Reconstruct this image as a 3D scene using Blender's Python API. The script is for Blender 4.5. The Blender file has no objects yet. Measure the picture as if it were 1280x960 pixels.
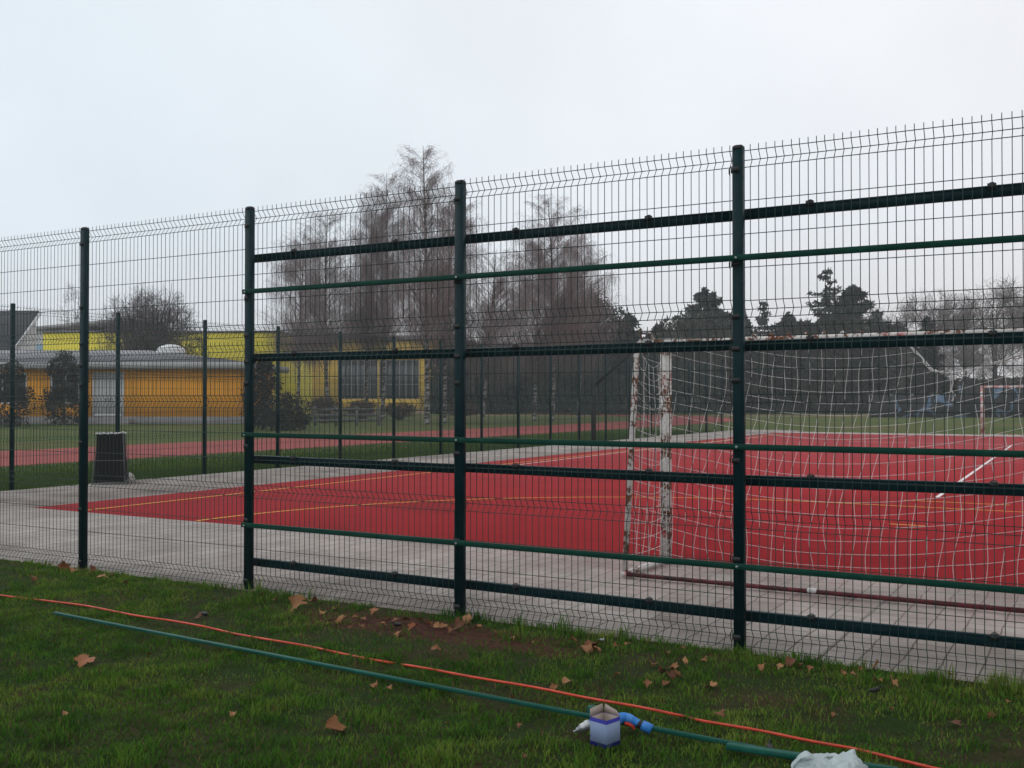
import bpy, math, random
import numpy as np
R = math.radians
SC = bpy.context.scene
COL = SC.collection

# ------------------------------------------------------------------ camera, sky, sun, exposure
F = 1300.0; HOR = 498.0; EYE = 1.5; YAW = 30.16
CT, ST = math.cos(R(YAW)), math.sin(R(YAW))
cd = bpy.data.cameras.new('camera'); cam = bpy.data.objects.new('camera', cd); COL.objects.link(cam)
cd.sensor_width = 36; cd.lens = F / 1280 * 36; cd.clip_end = 3000; cd.clip_start = 0.05
cam.location = (0, 0, EYE); cam.rotation_euler = (R(90) + math.atan((HOR - 480) / F), 0, R(YAW))
SC.camera = cam
SUN_EL, SUN_AZ = 38, YAW + 125          # light comes from behind the camera's left shoulder
wd = bpy.data.worlds.new('World'); SC.world = wd; wd.use_nodes = True
nt = wd.node_tree; nt.nodes.clear()
wo = nt.nodes.new('ShaderNodeOutputWorld'); bg = nt.nodes.new('ShaderNodeBackground')
sky = nt.nodes.new('ShaderNodeTexSky'); sky.sky_type = 'NISHITA'; sky.sun_disc = False
sky.sun_elevation = R(SUN_EL); sky.sun_rotation = R(-SUN_AZ); sky.dust_density = 4; sky.air_density = 1.0
hs = nt.nodes.new('ShaderNodeHueSaturation'); hs.inputs['Saturation'].default_value = 0.3
mx = nt.nodes.new('ShaderNodeMix'); mx.data_type = 'RGBA'; mx.inputs[0].default_value = 0.78
# the even cloud cover: slightly warmer and dimmer towards the horizon, bluish white overhead
tcw = nt.nodes.new('ShaderNodeTexCoord'); sxw = nt.nodes.new('ShaderNodeSeparateXYZ'); nt.links.new(tcw.outputs['Generated'], sxw.inputs[0])
crw = nt.nodes.new('ShaderNodeValToRGB'); nt.links.new(sxw.outputs[2], crw.inputs[0])
for e_, (p_, c_) in zip([crw.color_ramp.elements[0], crw.color_ramp.elements[1], crw.color_ramp.elements.new(.16)], [(0.0, (.80, .775, .785, 1)), (.42, (.79, .955, 1.05, 1)), (.16, (.815, .855, .905, 1))]): e_.position = p_; e_.color = c_
nzw = nt.nodes.new('ShaderNodeTexNoise'); nzw.inputs['Scale'].default_value = 2.2; nzw.inputs['Detail'].default_value = 4; nt.links.new(tcw.outputs['Generated'], nzw.inputs['Vector'])
mrw = nt.nodes.new('ShaderNodeMapRange'); mrw.inputs[1].default_value = .3; mrw.inputs[2].default_value = .7; mrw.inputs[3].default_value = 10.2; mrw.inputs[4].default_value = 12.0; nt.links.new(nzw.outputs['Fac'], mrw.inputs[0])
vmw = nt.nodes.new('ShaderNodeVectorMath'); vmw.operation = 'SCALE'; nt.links.new(crw.outputs[0], vmw.inputs[0]); nt.links.new(mrw.outputs[0], vmw.inputs[3]); dtw = nt.nodes.new('ShaderNodeVectorMath'); dtw.operation = 'DOT_PRODUCT'; dtw.inputs[1].default_value = (-CT, -ST, 0); nt.links.new(tcw.outputs['Generated'], dtw.inputs[0])
c2w = nt.nodes.new('ShaderNodeValToRGB'); c2w.color_ramp.elements[0].color = (1, .965, .95, 1); c2w.color_ramp.elements[1].color = (.875, .96, 1, 1); mr2 = nt.nodes.new('ShaderNodeMapRange'); mr2.inputs[1].default_value = -.5; mr2.inputs[2].default_value = .6
nt.links.new(dtw.outputs['Value'], mr2.inputs[0]); nt.links.new(mr2.outputs[0], c2w.inputs[0]); m3w = nt.nodes.new('ShaderNodeVectorMath'); m3w.operation = 'MULTIPLY'; nt.links.new(vmw.outputs[0], m3w.inputs[0]); nt.links.new(c2w.outputs[0], m3w.inputs[1]); nt.links.new(m3w.outputs[0], mx.inputs[7])
nt.links.new(sky.outputs[0], hs.inputs['Color']); nt.links.new(hs.outputs[0], mx.inputs[6])
nt.links.new(mx.outputs[2], bg.inputs[0]); bg.inputs[1].default_value = 0.085
nt.links.new(bg.outputs[0], wo.inputs[0])
sl = bpy.data.lights.new('sun', 'SUN'); sl.energy = 0.5; sl.angle = R(40); sl.color = (1, .97, .93)
so = bpy.data.objects.new('sun', sl); COL.objects.link(so)
so.rotation_euler = (R(90 - SUN_EL), 0, R(SUN_AZ + 90))
SC.view_settings.view_transform = 'Standard'; SC.view_settings.look = 'None'
SC.view_settings.exposure = 0.42; SC.view_settings.gamma = 1; SC.view_settings.use_curve_mapping = False

# ------------------------------------------------------------------ coordinates: pixel <-> place
def W(X, Z, h=0.0): return np.array((CT * X - ST * Z, ST * X + CT * Z, h))
def gp(u, v, h=0.0):                       # pixel of a point at height h
    Z = F * (EYE - h) / (v - HOR); return W((u - 640) * Z / F, Z, h)
def at(u, Z, h=0.0): return W((u - 640) * Z / F, Z, h)
def hh(v, Z): return EYE + (HOR - v) * Z / F
rng = np.random.default_rng(7)

# ------------------------------------------------------------------ mesh helpers
class MB:
    def __init__(s): s.v = []; s.n = 0; s.f = []; s.c = []; s.hascol = False
    def add(s, v, faces, col=None):
        v = np.asarray(v, float).reshape(-1, 3)
        for fa in faces:
            fa = np.asarray(fa, int)
            if fa.ndim == 1: fa = fa[None]
            s.f.append(fa + s.n)
        s.v.append(v); s.n += len(v)
        if col is not None: s.hascol = True; c = np.asarray(col, float); c = np.broadcast_to(c, (len(v), 3))
        else: c = np.ones((len(v), 3)) * .5
        s.c.append(c); return s
    def strands(s, P, r, sides=4, col=None, cap=False):
        P = np.asarray(P, float)
        if P.ndim == 2: P = P[None]
        n, m, _ = P.shape
        r = np.broadcast_to(np.asarray(r, float), (n, m)) if np.ndim(r) != 1 else np.broadcast_to(np.asarray(r)[None], (n, m))
        T = np.gradient(P, axis=1); T /= np.linalg.norm(T, axis=2, keepdims=True) + 1e-9
        mt = np.abs(T.mean(1)); ref = np.zeros((n, 3)); ref[np.arange(n), np.argmin(mt, 1)] = 1
        N1 = np.cross(T, ref[:, None, :]); N1 /= np.linalg.norm(N1, axis=2, keepdims=True) + 1e-9
        N2 = np.cross(T, N1)
        a = np.arange(sides) * 2 * math.pi / sides + .4
        V = P[:, :, None, :] + r[:, :, None, None] * (np.cos(a)[:, None] * N1[:, :, None, :] + np.sin(a)[:, None] * N2[:, :, None, :])
        idx = np.arange(n * m * sides).reshape(n, m, sides)
        q = np.stack([idx[:, :-1], np.roll(idx, -1, 2)[:, :-1], np.roll(idx, -1, 2)[:, 1:], idx[:, 1:]], -1).reshape(-1, 4)
        fs = [q]
        if cap: fs += [idx[:, 0, ::-1], idx[:, -1, :]]
        if col is not None and np.ndim(col) == 2: col = np.repeat(np.asarray(col), m * sides, 0)
        return s.add(V.reshape(-1, 3), fs, col)
    def bar(s, p0, p1, w, h, bev=.003, up=(0, 0, 1), col=None):
        p0 = np.asarray(p0, float); p1 = np.asarray(p1, float); t = p1 - p0; t /= np.linalg.norm(t)
        up = np.asarray(up, float); x = np.cross(t, up); x /= np.linalg.norm(x); y = np.cross(x, t)
        a, b = w / 2, h / 2; e = min(bev, a * .9, b * .9)
        pr = [(-a + e, -b), (a - e, -b), (a, -b + e), (a, b - e), (a - e, b), (-a + e, b), (-a, b - e), (-a, -b + e)]
        V = [p0 + q[0] * x + q[1] * y for q in pr] + [p1 + q[0] * x + q[1] * y for q in pr]
        return s.add(V, [[(i, (i + 1) % 8, 8 + (i + 1) % 8, 8 + i) for i in range(8)], list(range(7, -1, -1)), list(range(8, 16))], col)
    def box(s, x0, x1, y0, y1, z0, z1, bev=.01, col=None):
        return s.bar(((x0 + x1) / 2, (y0 + y1) / 2, z0), ((x0 + x1) / 2, (y0 + y1) / 2, z1), x1 - x0, y1 - y0, bev, (0, 1, 0), col)
    def sheet(s, P, col=None):             # grid of points (m, n, 3)
        P = np.asarray(P, float); m, n, _ = P.shape
        i = np.arange(m * n).reshape(m, n)
        return s.add(P.reshape(-1, 3), [np.stack([i[:-1, :-1], i[1:, :-1], i[1:, 1:], i[:-1, 1:]], -1).reshape(-1, 4)], col)
    def lathe(s, prof, c=(0, 0, 0), n=16, axis=None, col=None):
        prof = np.asarray(prof, float); a = np.arange(n) * 2 * math.pi / n
        c = np.asarray(c, float)
        if axis is None: X, Y, Zx = np.eye(3)
        else:
            Zx = np.asarray(axis, float); Zx /= np.linalg.norm(Zx); X = np.cross(Zx, (0.1, .2, 1)); X /= np.linalg.norm(X); Y = np.cross(Zx, X)
        V = c + prof[:, None, 1:2] * Zx + prof[:, None, 0:1] * (np.cos(a)[None, :, None] * X + np.sin(a)[None, :, None] * Y)
        m = len(prof); i = np.arange(m * n).reshape(m, n); j = np.roll(i, -1, 1)
        return s.add(V.reshape(-1, 3), [np.stack([i[:-1], j[:-1], j[1:], i[1:]], -1).reshape(-1, 4), i[0, ::-1], i[-1]], col)
    def build(s, name, mat, parent=None, smooth=False):
        V = np.concatenate(s.v); me = bpy.data.meshes.new(name)
        loops = np.concatenate([f.reshape(-1) for f in s.f]); cnt = np.concatenate([np.full(len(f), f.shape[1]) for f in s.f])
        me.vertices.add(len(V)); me.vertices.foreach_set('co', V.astype(np.float32).ravel())
        me.loops.add(len(loops)); me.loops.foreach_set('vertex_index', loops.astype(np.int32))
        me.polygons.add(len(cnt)); me.polygons.foreach_set('loop_start', (np.cumsum(cnt) - cnt).astype(np.int32))
        me.polygons.foreach_set('loop_total', cnt.astype(np.int32))
        if smooth: me.polygons.foreach_set('use_smooth', np.ones(len(cnt), bool))
        me.update(calc_edges=True)
        if s.hascol:
            at_ = me.attributes.new('Col', 'FLOAT_COLOR', 'POINT'); C = np.concatenate(s.c)
            at_.data.foreach_set('color', np.concatenate([C, np.ones((len(C), 1))], 1).astype(np.float32).ravel())
        me.materials.append(mat)
        o = bpy.data.objects.new(name, me); COL.objects.link(o)
        if parent: o.parent = parent
        return o

def tag(o, label=None, cat=None, group=None, kind=None):
    if label: o['label'] = label
    if cat: o['category'] = cat
    if group: o['group'] = group
    if kind: o['kind'] = kind
    return o
def thing(name, label, cat, loc=(0, 0, 0), rz=0.0, group=None):
    o = bpy.data.objects.new(name, None); COL.objects.link(o); o.empty_display_size = .2
    o.location = tuple(float(q) for q in loc); o.rotation_euler = (0, 0, rz); return tag(o, label, cat, group)
KIDS = {}
def copy_tree(o, parent=None, link=None):
    c = o.copy(); COL.objects.link(c)
    if parent: c.parent = parent
    for ch in list(o.children): copy_tree(ch, c)
    return c
def inst(src, name, parent, loc=(0, 0, 0), rz=0, scale=None):      # another part with the same mesh
    o = bpy.data.objects.new(name, src.data); COL.objects.link(o); o.parent = parent
    o.location = loc; o.rotation_euler = (0, 0, rz)
    if scale: o.scale = scale
    return o

# ------------------------------------------------------------------ materials
class NT:
    def __init__(s, name, rough=.7, spec=.3):
        s.m = bpy.data.materials.new(name); s.m.use_nodes = True; s.t = s.m.node_tree
        s.b = s.t.nodes['Principled BSDF']; s.b.inputs['Roughness'].default_value = rough
        s.b.inputs['Specular IOR Level'].default_value = spec
        s.out = s.t.nodes['Material Output']
    def n(s, typ, **kw):
        o = s.t.nodes.new(typ)
        for k, v in kw.items(): setattr(o, k, v)
        return o
    def L(s, a, b): s.t.links.new(a, b)
    def co(s, kind='Object'): return s.n('ShaderNodeTexCoord').outputs[kind]
    def noise(s, scale, detail=5, rough=.55, vec=None, dist=0):
        o = s.n('ShaderNodeTexNoise'); o.inputs['Scale'].default_value = scale; o.inputs['Detail'].default_value = detail
        o.inputs['Roughness'].default_value = rough; o.inputs['Distortion'].default_value = dist
        s.L(vec if vec is not None else s.co(), o.inputs['Vector']); return o.outputs['Fac']
    def ramp(s, fac, stops):
        o = s.n('ShaderNodeValToRGB'); e = o.color_ramp.elements
        while len(e) < len(stops): e.new(.5)
        for x, (p, c) in zip(e, stops):
            x.position = p; x.color = (*c, 1) if np.ndim(c) else (c, c, c, 1)
        s.L(fac, o.inputs[0]); return o.outputs[0]
    def mix(s, fac, a, b, typ='MIX'):
        o = s.n('ShaderNodeMix'); o.data_type = 'RGBA'; o.blend_type = typ
        for sock, v in ((o.inputs[0], fac), (o.inputs[6], a), (o.inputs[7], b)):
            if hasattr(v, 'links'): s.L(v, sock)
            elif np.ndim(v): sock.default_value = (*v, 1)
            else: sock.default_value = v
        return o.outputs[2]
    def math(s, op, a, b=0.0):
        o = s.n('ShaderNodeMath', operation=op)
        for i, v in enumerate((a, b)):
            if hasattr(v, 'links'): s.L(v, o.inputs[i])
            else: o.inputs[i].default_value = v
        return o.outputs[0]
    def attr(s, name='Col'): o = s.n('ShaderNodeAttribute'); o.attribute_name = name; return o.outputs['Color']
    def sep(s, v=None):
        o = s.n('ShaderNodeSeparateXYZ'); s.L(v if v is not None else s.co(), o.inputs[0]); return o.outputs
    def col(s, c):
        if hasattr(c, 'links'): s.L(c, s.b.inputs['Base Color'])
        else: s.b.inputs['Base Color'].default_value = (*c, 1)
        return s
    def bump(s, h, strength=.3, dist=.01):
        o = s.n('ShaderNodeBump'); o.inputs['Strength'].default_value = strength; o.inputs['Distance'].default_value = dist
        s.L(h, o.inputs['Height']); s.L(o.outputs[0], s.b.inputs['Normal']); return s
    def rough(s, c): s.L(c, s.b.inputs['Roughness']); return s

def simple(name, c, var=.25, scale=6, rough=.7, spec=.3, bump=0, metal=0):
    m = NT(name, rough, spec); f = m.noise(scale)
    c = np.array(c); m.col(m.ramp(f, [(.3, tuple(c * (1 - var))), (.7, tuple(np.minimum(c * (1 + var), 1)))]))
    if bump: m.bump(m.noise(scale * 4), bump, .01)
    m.b.inputs['Metallic'].default_value = metal
    return m.m

M = {}
# green powder-coated steel, a little dusty
m = NT('green_coating', .5, .10)
f = m.noise(9, 6); m.col(m.ramp(f, [(.25, (.0015, .013, .016)), (.6, (.002, .019, .023)), (.85, (.007, .030, .034))]))
m.rough(m.ramp(m.noise(30), [(.3, .32), (.7, .55)])); M['green'] = m.m
m = NT('bright_green_coating', .6, .08)
f = m.noise(7, 6); m.col(m.ramp(f, [(.25, (.003, .030, .022)), (.6, (.004, .042, .028)), (.85, (.012, .062, .042))])); M['rail'] = m.m
m = NT('lawn_rail_coating', .5, .15)
f = m.noise(7, 6); m.col(m.ramp(f, [(.25, (.005, .055, .040)), (.6, (.007, .080, .058)), (.85, (.02, .125, .09))])); M['lawn_rail'] = m.m
M['wire'] = simple('green_wire', (.010, .032, .028), .3, 20, .5)
M['black'] = simple('black_plastic', (.012, .013, .014), .3, 20, .5)
M['zinc'] = simple('zinc', (.35, .36, .37), .25, 30, .4, .5, metal=.8)

# lawn soil and distant grass
m = NT('lawn_soil', .95, .1)
f = m.noise(1.6, 6, .6); g = m.noise(14, 5)
c1 = m.ramp(f, [(.28, (.070, .042, .026)), (.42, (.040, .040, .016)), (.62, (.020, .044, .008))])
c1 = m.mix(.5, c1, m.ramp(g, [(.3, (.3, .3, .25)), (.7, (.65, .65, .5))]), 'OVERLAY'); ea = m.ramp(m.math('ADD', m.sep(m.attr())[0], m.math('MULTIPLY', m.math('SUBTRACT', m.noise(9, 6), .5), .9)), [(.25, 0.0), (.6, 1.0)])
fine = m.ramp(m.noise(120, 6, .7), [(.3, (.45, .45, .45)), (.7, (1.5, 1.5, 1.4))]); c1 = m.mix(1, c1, fine, 'MULTIPLY')
m.col(m.mix(ea, c1, m.ramp(m.noise(22, 6, .65), [(.3, (.035, .014, .010)), (.6, (.095, .038, .026)), (.8, (.16, .075, .050))]))); m.bump(m.noise(55, 8, .7), 1, .03); M['soil'] = m.m
m = NT('meadow_grass', .95, .1)
f = m.noise(.12, 8, .6); g = m.noise(3.5, 6, .65)
c1 = m.ramp(f, [(.34, (.10, .078, .034)), (.5, (.062, .080, .018)), (.68, (.036, .070, .013))])
m.col(m.mix(.65, c1, m.ramp(g, [(.25, (.35, .35, .3)), (.75, (.62, .62, .55))]), 'OVERLAY')); m.bump(m.noise(12, 8), .8, .05); M['meadow'] = m.m
m = NT('grass_blades', .8, .03)
m.col(m.attr()); m.b.inputs['Subsurface Weight'].default_value = 0
tr = m.n('ShaderNodeBsdfTranslucent'); m.L(m.attr(), tr.inputs[0]); ms = m.n('ShaderNodeMixShader'); ms.inputs[0].default_value = .25
m.L(m.b.outputs[0], ms.inputs[1]); m.L(tr.outputs[0], ms.inputs[2]); m.L(ms.outputs[0], m.out.inputs[0]); M['blade'] = m.m

# concrete paving: pavers, larger joints, stains, red dust blown off the court
m = NT('concrete_paving', .85, .25); co = m.co(); x, y, z = m.sep(co)
br = m.n('ShaderNodeTexBrick'); br.offset = .5; br.inputs['Scale'].default_value = 1; br.inputs['Brick Width'].default_value = .42
br.inputs['Row Height'].default_value = .21; br.inputs['Mortar Size'].default_value = .008; br.inputs['Mortar Smooth'].default_value = .6
br.inputs['Color1'].default_value = (.290, .262, .248, 1); br.inputs['Color2'].default_value = (.335, .305, .290, 1); br.inputs['Mortar'].default_value = (.12, .105, .095, 1)
mp = m.n('ShaderNodeMapping'); mp.inputs['Rotation'].default_value = (0, 0, R(90)); m.L(co, mp.inputs[0])
wob = m.n('ShaderNodeTexNoise'); wob.inputs['Scale'].default_value = 3; m.L(co, wob.inputs['Vector'])
va = m.n('ShaderNodeVectorMath', operation='MULTIPLY_ADD'); va.inputs[1].default_value = (.05, .05, 0); m.L(wob.outputs['Color'], va.inputs[0]); m.L(mp.outputs[0], va.inputs[2])
m.L(va.outputs[0], br.inputs['Vector'])
st = m.noise(.9, 7, .62, dist=.4); big = m.ramp(st, [(.28, (.48, .45, .43)), (.45, (.84, .82, .80)), (.58, (.98, .97, .96)), (.75, (1.15, 1.15, 1.15))])
c1 = m.mix(1, br.outputs['Color'], big, 'MULTIPLY')
gr = m.ramp(m.noise(60, 4), [(.3, (.86, .86, .86)), (.7, (1.08, 1.08, 1.08))]); c1 = m.mix(1, c1, gr, 'MULTIPLY'); st2 = m.noise(3.2, 7, .7, dist=.8); c1 = m.mix(m.ramp(st2, [(.50, 0.0), (.72, .55)]), c1, (.135, .105, .090))
# red dust: towards the court in front of the goal and along its near edge
d1 = m.ramp(m.math('ADD', m.math('MULTIPLY', y, .30), m.math('MULTIPLY', x, .055)), [(.0, 0.0), (1.0, 1.0)])
mr = m.n('ShaderNodeMapRange'); mr.inputs[1].default_value = 6.6; mr.inputs[2].default_value = 9.2; m.L(y, mr.inputs[0])
mr2 = m.n('ShaderNodeMapRange'); mr2.inputs[1].default_value = -8.5; mr2.inputs[2].default_value = -4; m.L(x, mr2.inputs[0])
dust = m.math('MULTIPLY', m.math('MULTIPLY', mr.outputs[0], mr2.outputs[0]), m.ramp(m.noise(1.7, 6, .6), [(.35, .1), (.7, .75)]))
c1 = m.mix(m.math('MULTIPLY', dust, .6), c1, (.34, .15, .14))
jy = m.math('MINIMUM', m.math('ABSOLUTE', m.math('SUBTRACT', y, 7.55)), m.math('ABSOLUTE', m.math('SUBTRACT', y, 8.62))); jx = m.math('ABSOLUTE', m.math('SUBTRACT', m.math('FLOORED_MODULO', x, 3.0), 1.5))
jn = m.math('MINIMUM', jy, jx); jm = m.ramp(m.math('ADD', jn, m.math('MULTIPLY', m.noise(8, 4), .012)), [(.010, .45), (.024, 0.0)]); c1 = m.mix(jm, c1, (.07, .06, .055))
st3 = m.noise(.55, 6, .6, dist=1.0); c1 = m.mix(1, c1, m.ramp(st3, [(.33, (.62, .59, .57)), (.5, (1, .99, .98)), (.68, (1.2, 1.2, 1.19))]), 'MULTIPLY')
m.col(c1)
m.bump(m.math('ADD', br.outputs['Fac'], m.math('MULTIPLY', m.noise(80), -.3)), -.25, .01)
m.rough(m.ramp(st, [(.3, .6), (.6, .9)])); M['paving'] = m.m
# red sports surface
m = NT('red_court', .85, .12)
f = m.noise(.45, 9, .68, dist=.5); g = m.noise(150, 4)
c1 = m.ramp(f, [(.28, (.205, .015, .018)), (.5, (.290, .019, .024)), (.62, (.305, .021, .026)), (.8, (.35, .045, .046))])
m.col(m.mix(1, c1, m.ramp(g, [(.3, (.82, .82, .82)), (.7, (1.12, 1.12, 1.12))]), 'MULTIPLY')); m.bump(g, .4, .004); M['court'] = m.m
m = NT('red_track', .9, .2); f = m.noise(.3, 7, .6)
m.col(m.ramp(f, [(.3, (.19, .034, .032)), (.6, (.24, .042, .038)), (.8, (.28, .07, .06))])); M['track'] = m.m
M['dirt'] = simple('leafy_dirt', (.16, .09, .055), .4, 1.3, .95)
def line_mat(name, c):
    m = NT(name, .7, .3); w = m.noise(6, 7, .65)
    m.col(m.mix(m.ramp(w, [(.55, 0.0), (.75, .6)]), c, (.33, .04, .045))); return m.m
M['yellow_line'] = line_mat('yellow_line', (.72, .34, .03)); M['white_line'] = line_mat('white_line', (.66, .60, .60))
M['kerb'] = simple('kerb_concrete', (.42, .38, .36), .2, 2, .9)

# goal: chipped white paint, rust, faded red bands
def goal_mat(name, red_amt, rust):
    m = NT(name, .55, .35); x, y, z = m.sep()
    f = m.noise(7, 8, .65); f2 = m.noise(28, 5)
    w = m.ramp(f2, [(.3, (.50, .47, .45)), (.7, (.66, .64, .62))])
    band = m.math('GREATER_THAN', m.math('SINE', m.math('MULTIPLY', m.math('ADD', m.math('ADD', x, y), z), 7.6)), .25)
    redm = m.math('MULTIPLY', band, m.ramp(m.noise(3.5, 5), [(.62 - .3 * red_amt, 0.0), (.70 - .3 * red_amt, 1.0)]))
    c = m.mix(redm, w, (.42, .025, .035))
    rm = m.ramp(m.math('ADD', m.math('MULTIPLY', f, .7), m.math('MULTIPLY', f2, .3)), [(.60 - .17 * rust, 0.0), (.66 - .17 * rust, 1.0)])
    rc = m.ramp(m.noise(40), [(.3, (.06, .022, .014)), (.6, (.17, .065, .028)), (.8, (.30, .14, .06))])
    m.col(m.mix(rm, c, rc)); m.rough(m.mix(rm, (.45,) * 3, (.9,) * 3)); m.bump(rm, .5, .002); return m.m
M['goal'] = goal_mat('chipped_white_paint', .25, .55)
M['goal_rusty'] = goal_mat('rusty_white_paint', .35, .66)
M['goal_red'] = goal_mat('dark_red_paint', 1.1, .95)
m = NT('dark_red_bar', .6, .3); f = m.noise(9, 7, .6)
m.col(m.ramp(f, [(.3, (.022, .010, .011)), (.52, (.075, .010, .014)), (.66, (.13, .018, .022)), (.73, (.4, .36, .34))])); M['groundbar'] = m.m
m = NT('red_white_paint', .5, .35); x, y, z = m.sep()
bd = m.math('GREATER_THAN', m.math('SINE', m.math('MULTIPLY', m.math('ADD', m.math('ADD', x, y), z), 15)), 0)
m.col(m.mix(bd, (.60, .55, .53), m.ramp(m.noise(5), [(.35, (.42, .12, .11)), (.6, (.52, .36, .33))]))); M['goal_far'] = m.m
M['net'] = simple('net_cord', (.52, .50, .49), .15, 30, .8)

# ------------------------------------------------------------------ ground, court, track (the setting)
def sheet(name, pts, z, mat, kind='structure'):
    b = MB(); b.add([(p[0], p[1], z) for p in pts], [list(range(len(pts)))]); return tag(b.build(name, mat), kind=kind)
def lawn_h(a, b):
    a = np.asarray(a, float); b = np.asarray(b, float)
    h = .010 * np.sin(a * 2.1 + b * .7) + .008 * np.sin(b * 3.3 - a * 1.1) + .008 * np.sin(a * 5.7 + 1) * np.sin(b * 4.9) + .010 * np.sin(a * 17 + 2.3 * np.sin(b * 6)) * np.sin(b * 15 + 1.7 * np.sin(a * 7))
    return h * np.clip((5.95 - b) / .8, 0, 1)
def ring(r0, r1, c, a0, a1, n, z):
    t = np.linspace(a0, a1, n); o = []
    for r in (r0, r1): o.append(np.stack([c[0] + r * np.cos(t), c[1] + r * np.sin(t), np.full(n, z)], -1))
    return np.stack(o)
GA0, GA1, GB0 = -60, 30, -30                                    # the ground has a hole nowhere: one sheet, others lie above it
sheet('ground', [(-900, -900), (900, -900), (900, 900), (-900, 900)], -.04, M['meadow'])
def earth(a, b):                                                       # trodden bare earth at the foot of the middle posts
    c = gp(525, 784); d = ((a - c[0]) / 1.15) ** 2 + ((b - c[1]) / .27) ** 2
    c2 = gp(640, 806); d = np.minimum(d, ((a - c2[0]) / .5) ** 2 + ((b - c2[1]) / .15) ** 2); return np.exp(-d * .9)
A = np.linspace(-30, 14, 441); B = np.linspace(-4, 6.02, 140); AA, BB = np.meshgrid(A, B, indexing='ij')
ek = earth(AA, BB)[::-1].reshape(-1, 1)
lb = MB(); lb.sheet(np.stack([AA, BB, lawn_h(AA, BB) - .004], -1)[::-1], np.repeat(ek, 3, 1)); tag(lb.build('lawn', M['soil'], None, True), kind='structure')
AL, AF, BC0, BC1 = -15.62, -12.85, 9.05, 45.0
pv = MB(); pv.box(AL, 20, 6.02, BC0, -.2, 0, .012); pv.box(AL, AF, BC0 + .002, 49, -.2, -.001, .006); tag(pv.build('path', M['paving']), kind='structure')
ct = MB(); ct.box(AF + .004, 12, BC0 + .004, BC1, -.2, .004, .003); tag(ct.build('court', M['court']), kind='structure')
kb = MB(); kb.box(AF + .01, 12, BC1 + .01, BC1 + .16, -.2, .06, .02); tag(kb.build('kerb', M['kerb']), kind='structure')
zt = -.03; tk = MB()
tk.sheet(np.array([[(-28, -90, zt), (-28, 60, zt)], [(-21.7, -90, zt), (-21.7, 60, zt)]]))
tk.sheet(ring(33, 39.3, (-61, 60), 0, math.pi, 90, zt)[:, :]); tk.sheet(np.array([[(-100.3, -90, zt), (-100.3, 60, zt)], [(-94, -90, zt), (-94, 60, zt)]]))
tag(tk.build('running_track', M['track']), kind='structure')
# leaf-strewn dirt strip at the foot of the woods
p = [W(-4, 92), W(75, 82), W(75, 86), W(-4, 97)]; sheet('dirt_path', p, -.032, M['dirt'])
# painted markings
LZ = .0085; CX, GW = -2.03, 1.53
def mark(name, path, w, mat):
    P = np.array(path, float); T = np.gradient(P, axis=0); T /= np.linalg.norm(T, axis=1, keepdims=True); Nn = np.stack([-T[:, 1], T[:, 0]], -1)
    z = np.full((len(P), 1), LZ); b = MB()
    b.sheet(np.stack([np.hstack([P + Nn * w / 2, z]), np.hstack([P - Nn * w / 2, z])])[::-1]); return tag(b.build(name, mat), kind='structure')
mark('yellow_sideline', [(-11.9, 9.15), (-12.05, 22), (-12.1, 44.6)], .05, M['yellow_line'])
arc = [(CX - GW + 6.15 * math.cos(t), 9.05 + 6.15 * math.sin(t)) for t in np.linspace(math.pi, math.pi / 2, 30)]
arc += [(CX + GW + 6.15 * math.cos(t), 9.05 + 6.15 * math.sin(t)) for t in np.linspace(math.pi / 2, 0, 30)]
mark('yellow_goal_area_line', arc, .05, M['yellow_line'])
mark('yellow_penalty_mark', [(-2.7, 16.1), (-1.3, 16.1)], .05, M['yellow_line'])
mark('yellow_keeper_mark', [(-2.35, 12.97), (-1.95, 12.97)], .05, M['yellow_line'])
mark('white_sideline', [(-11.62, 19.2), (-11.85, 27), (-12.0, 40)], .05, M['white_line'])
mark('white_centre_line', [(-2.35, 16.8), (-2.6, 26), (-2.9, 37)], .06, M['white_line'])
mark('white_service_line', [(-8, 37), (6, 37)], .06, M['white_line'])

# ------------------------------------------------------------------ wire mesh fences
FB = 6.05; PA = [-1.947 - 1.982 * k for k in range(-2, 8)]          # post positions along the near fence
def vprofile(zs):                                                      # a vertical wire with its folds
    return np.array(zs)
def folded(z0, folds, ztop, d=.038):
    pts = [(z0, 0.0)]
    for f in folds: pts += [(f - .05, 0.0), (f, d), (f + .05, 0.0)]
    pts.append((ztop, 0.0)); return np.array(pts)
LOWV = folded(-.01, [.07, .77, 1.47, 1.87], 1.95); LOWH = [(.02, 0), (.07, .038), (.12, 0), (.32, 0), (.52, 0), (.72, 0), (.77, .038), (.82, 0), (1.02, 0), (1.22, 0), (1.42, 0), (1.47, .038), (1.52, 0), (1.67, 0), (1.82, 0), (1.87, .038), (1.92, 0)]
UPV = folded(1.98, [2.035, 2.935], 3.022); UPH = [(1.985, 0), (2.035, .038), (2.085, 0), (2.285, 0), (2.485, 0), (2.685, 0), (2.885, 0), (2.935, .038), (2.985, 0)]
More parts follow.
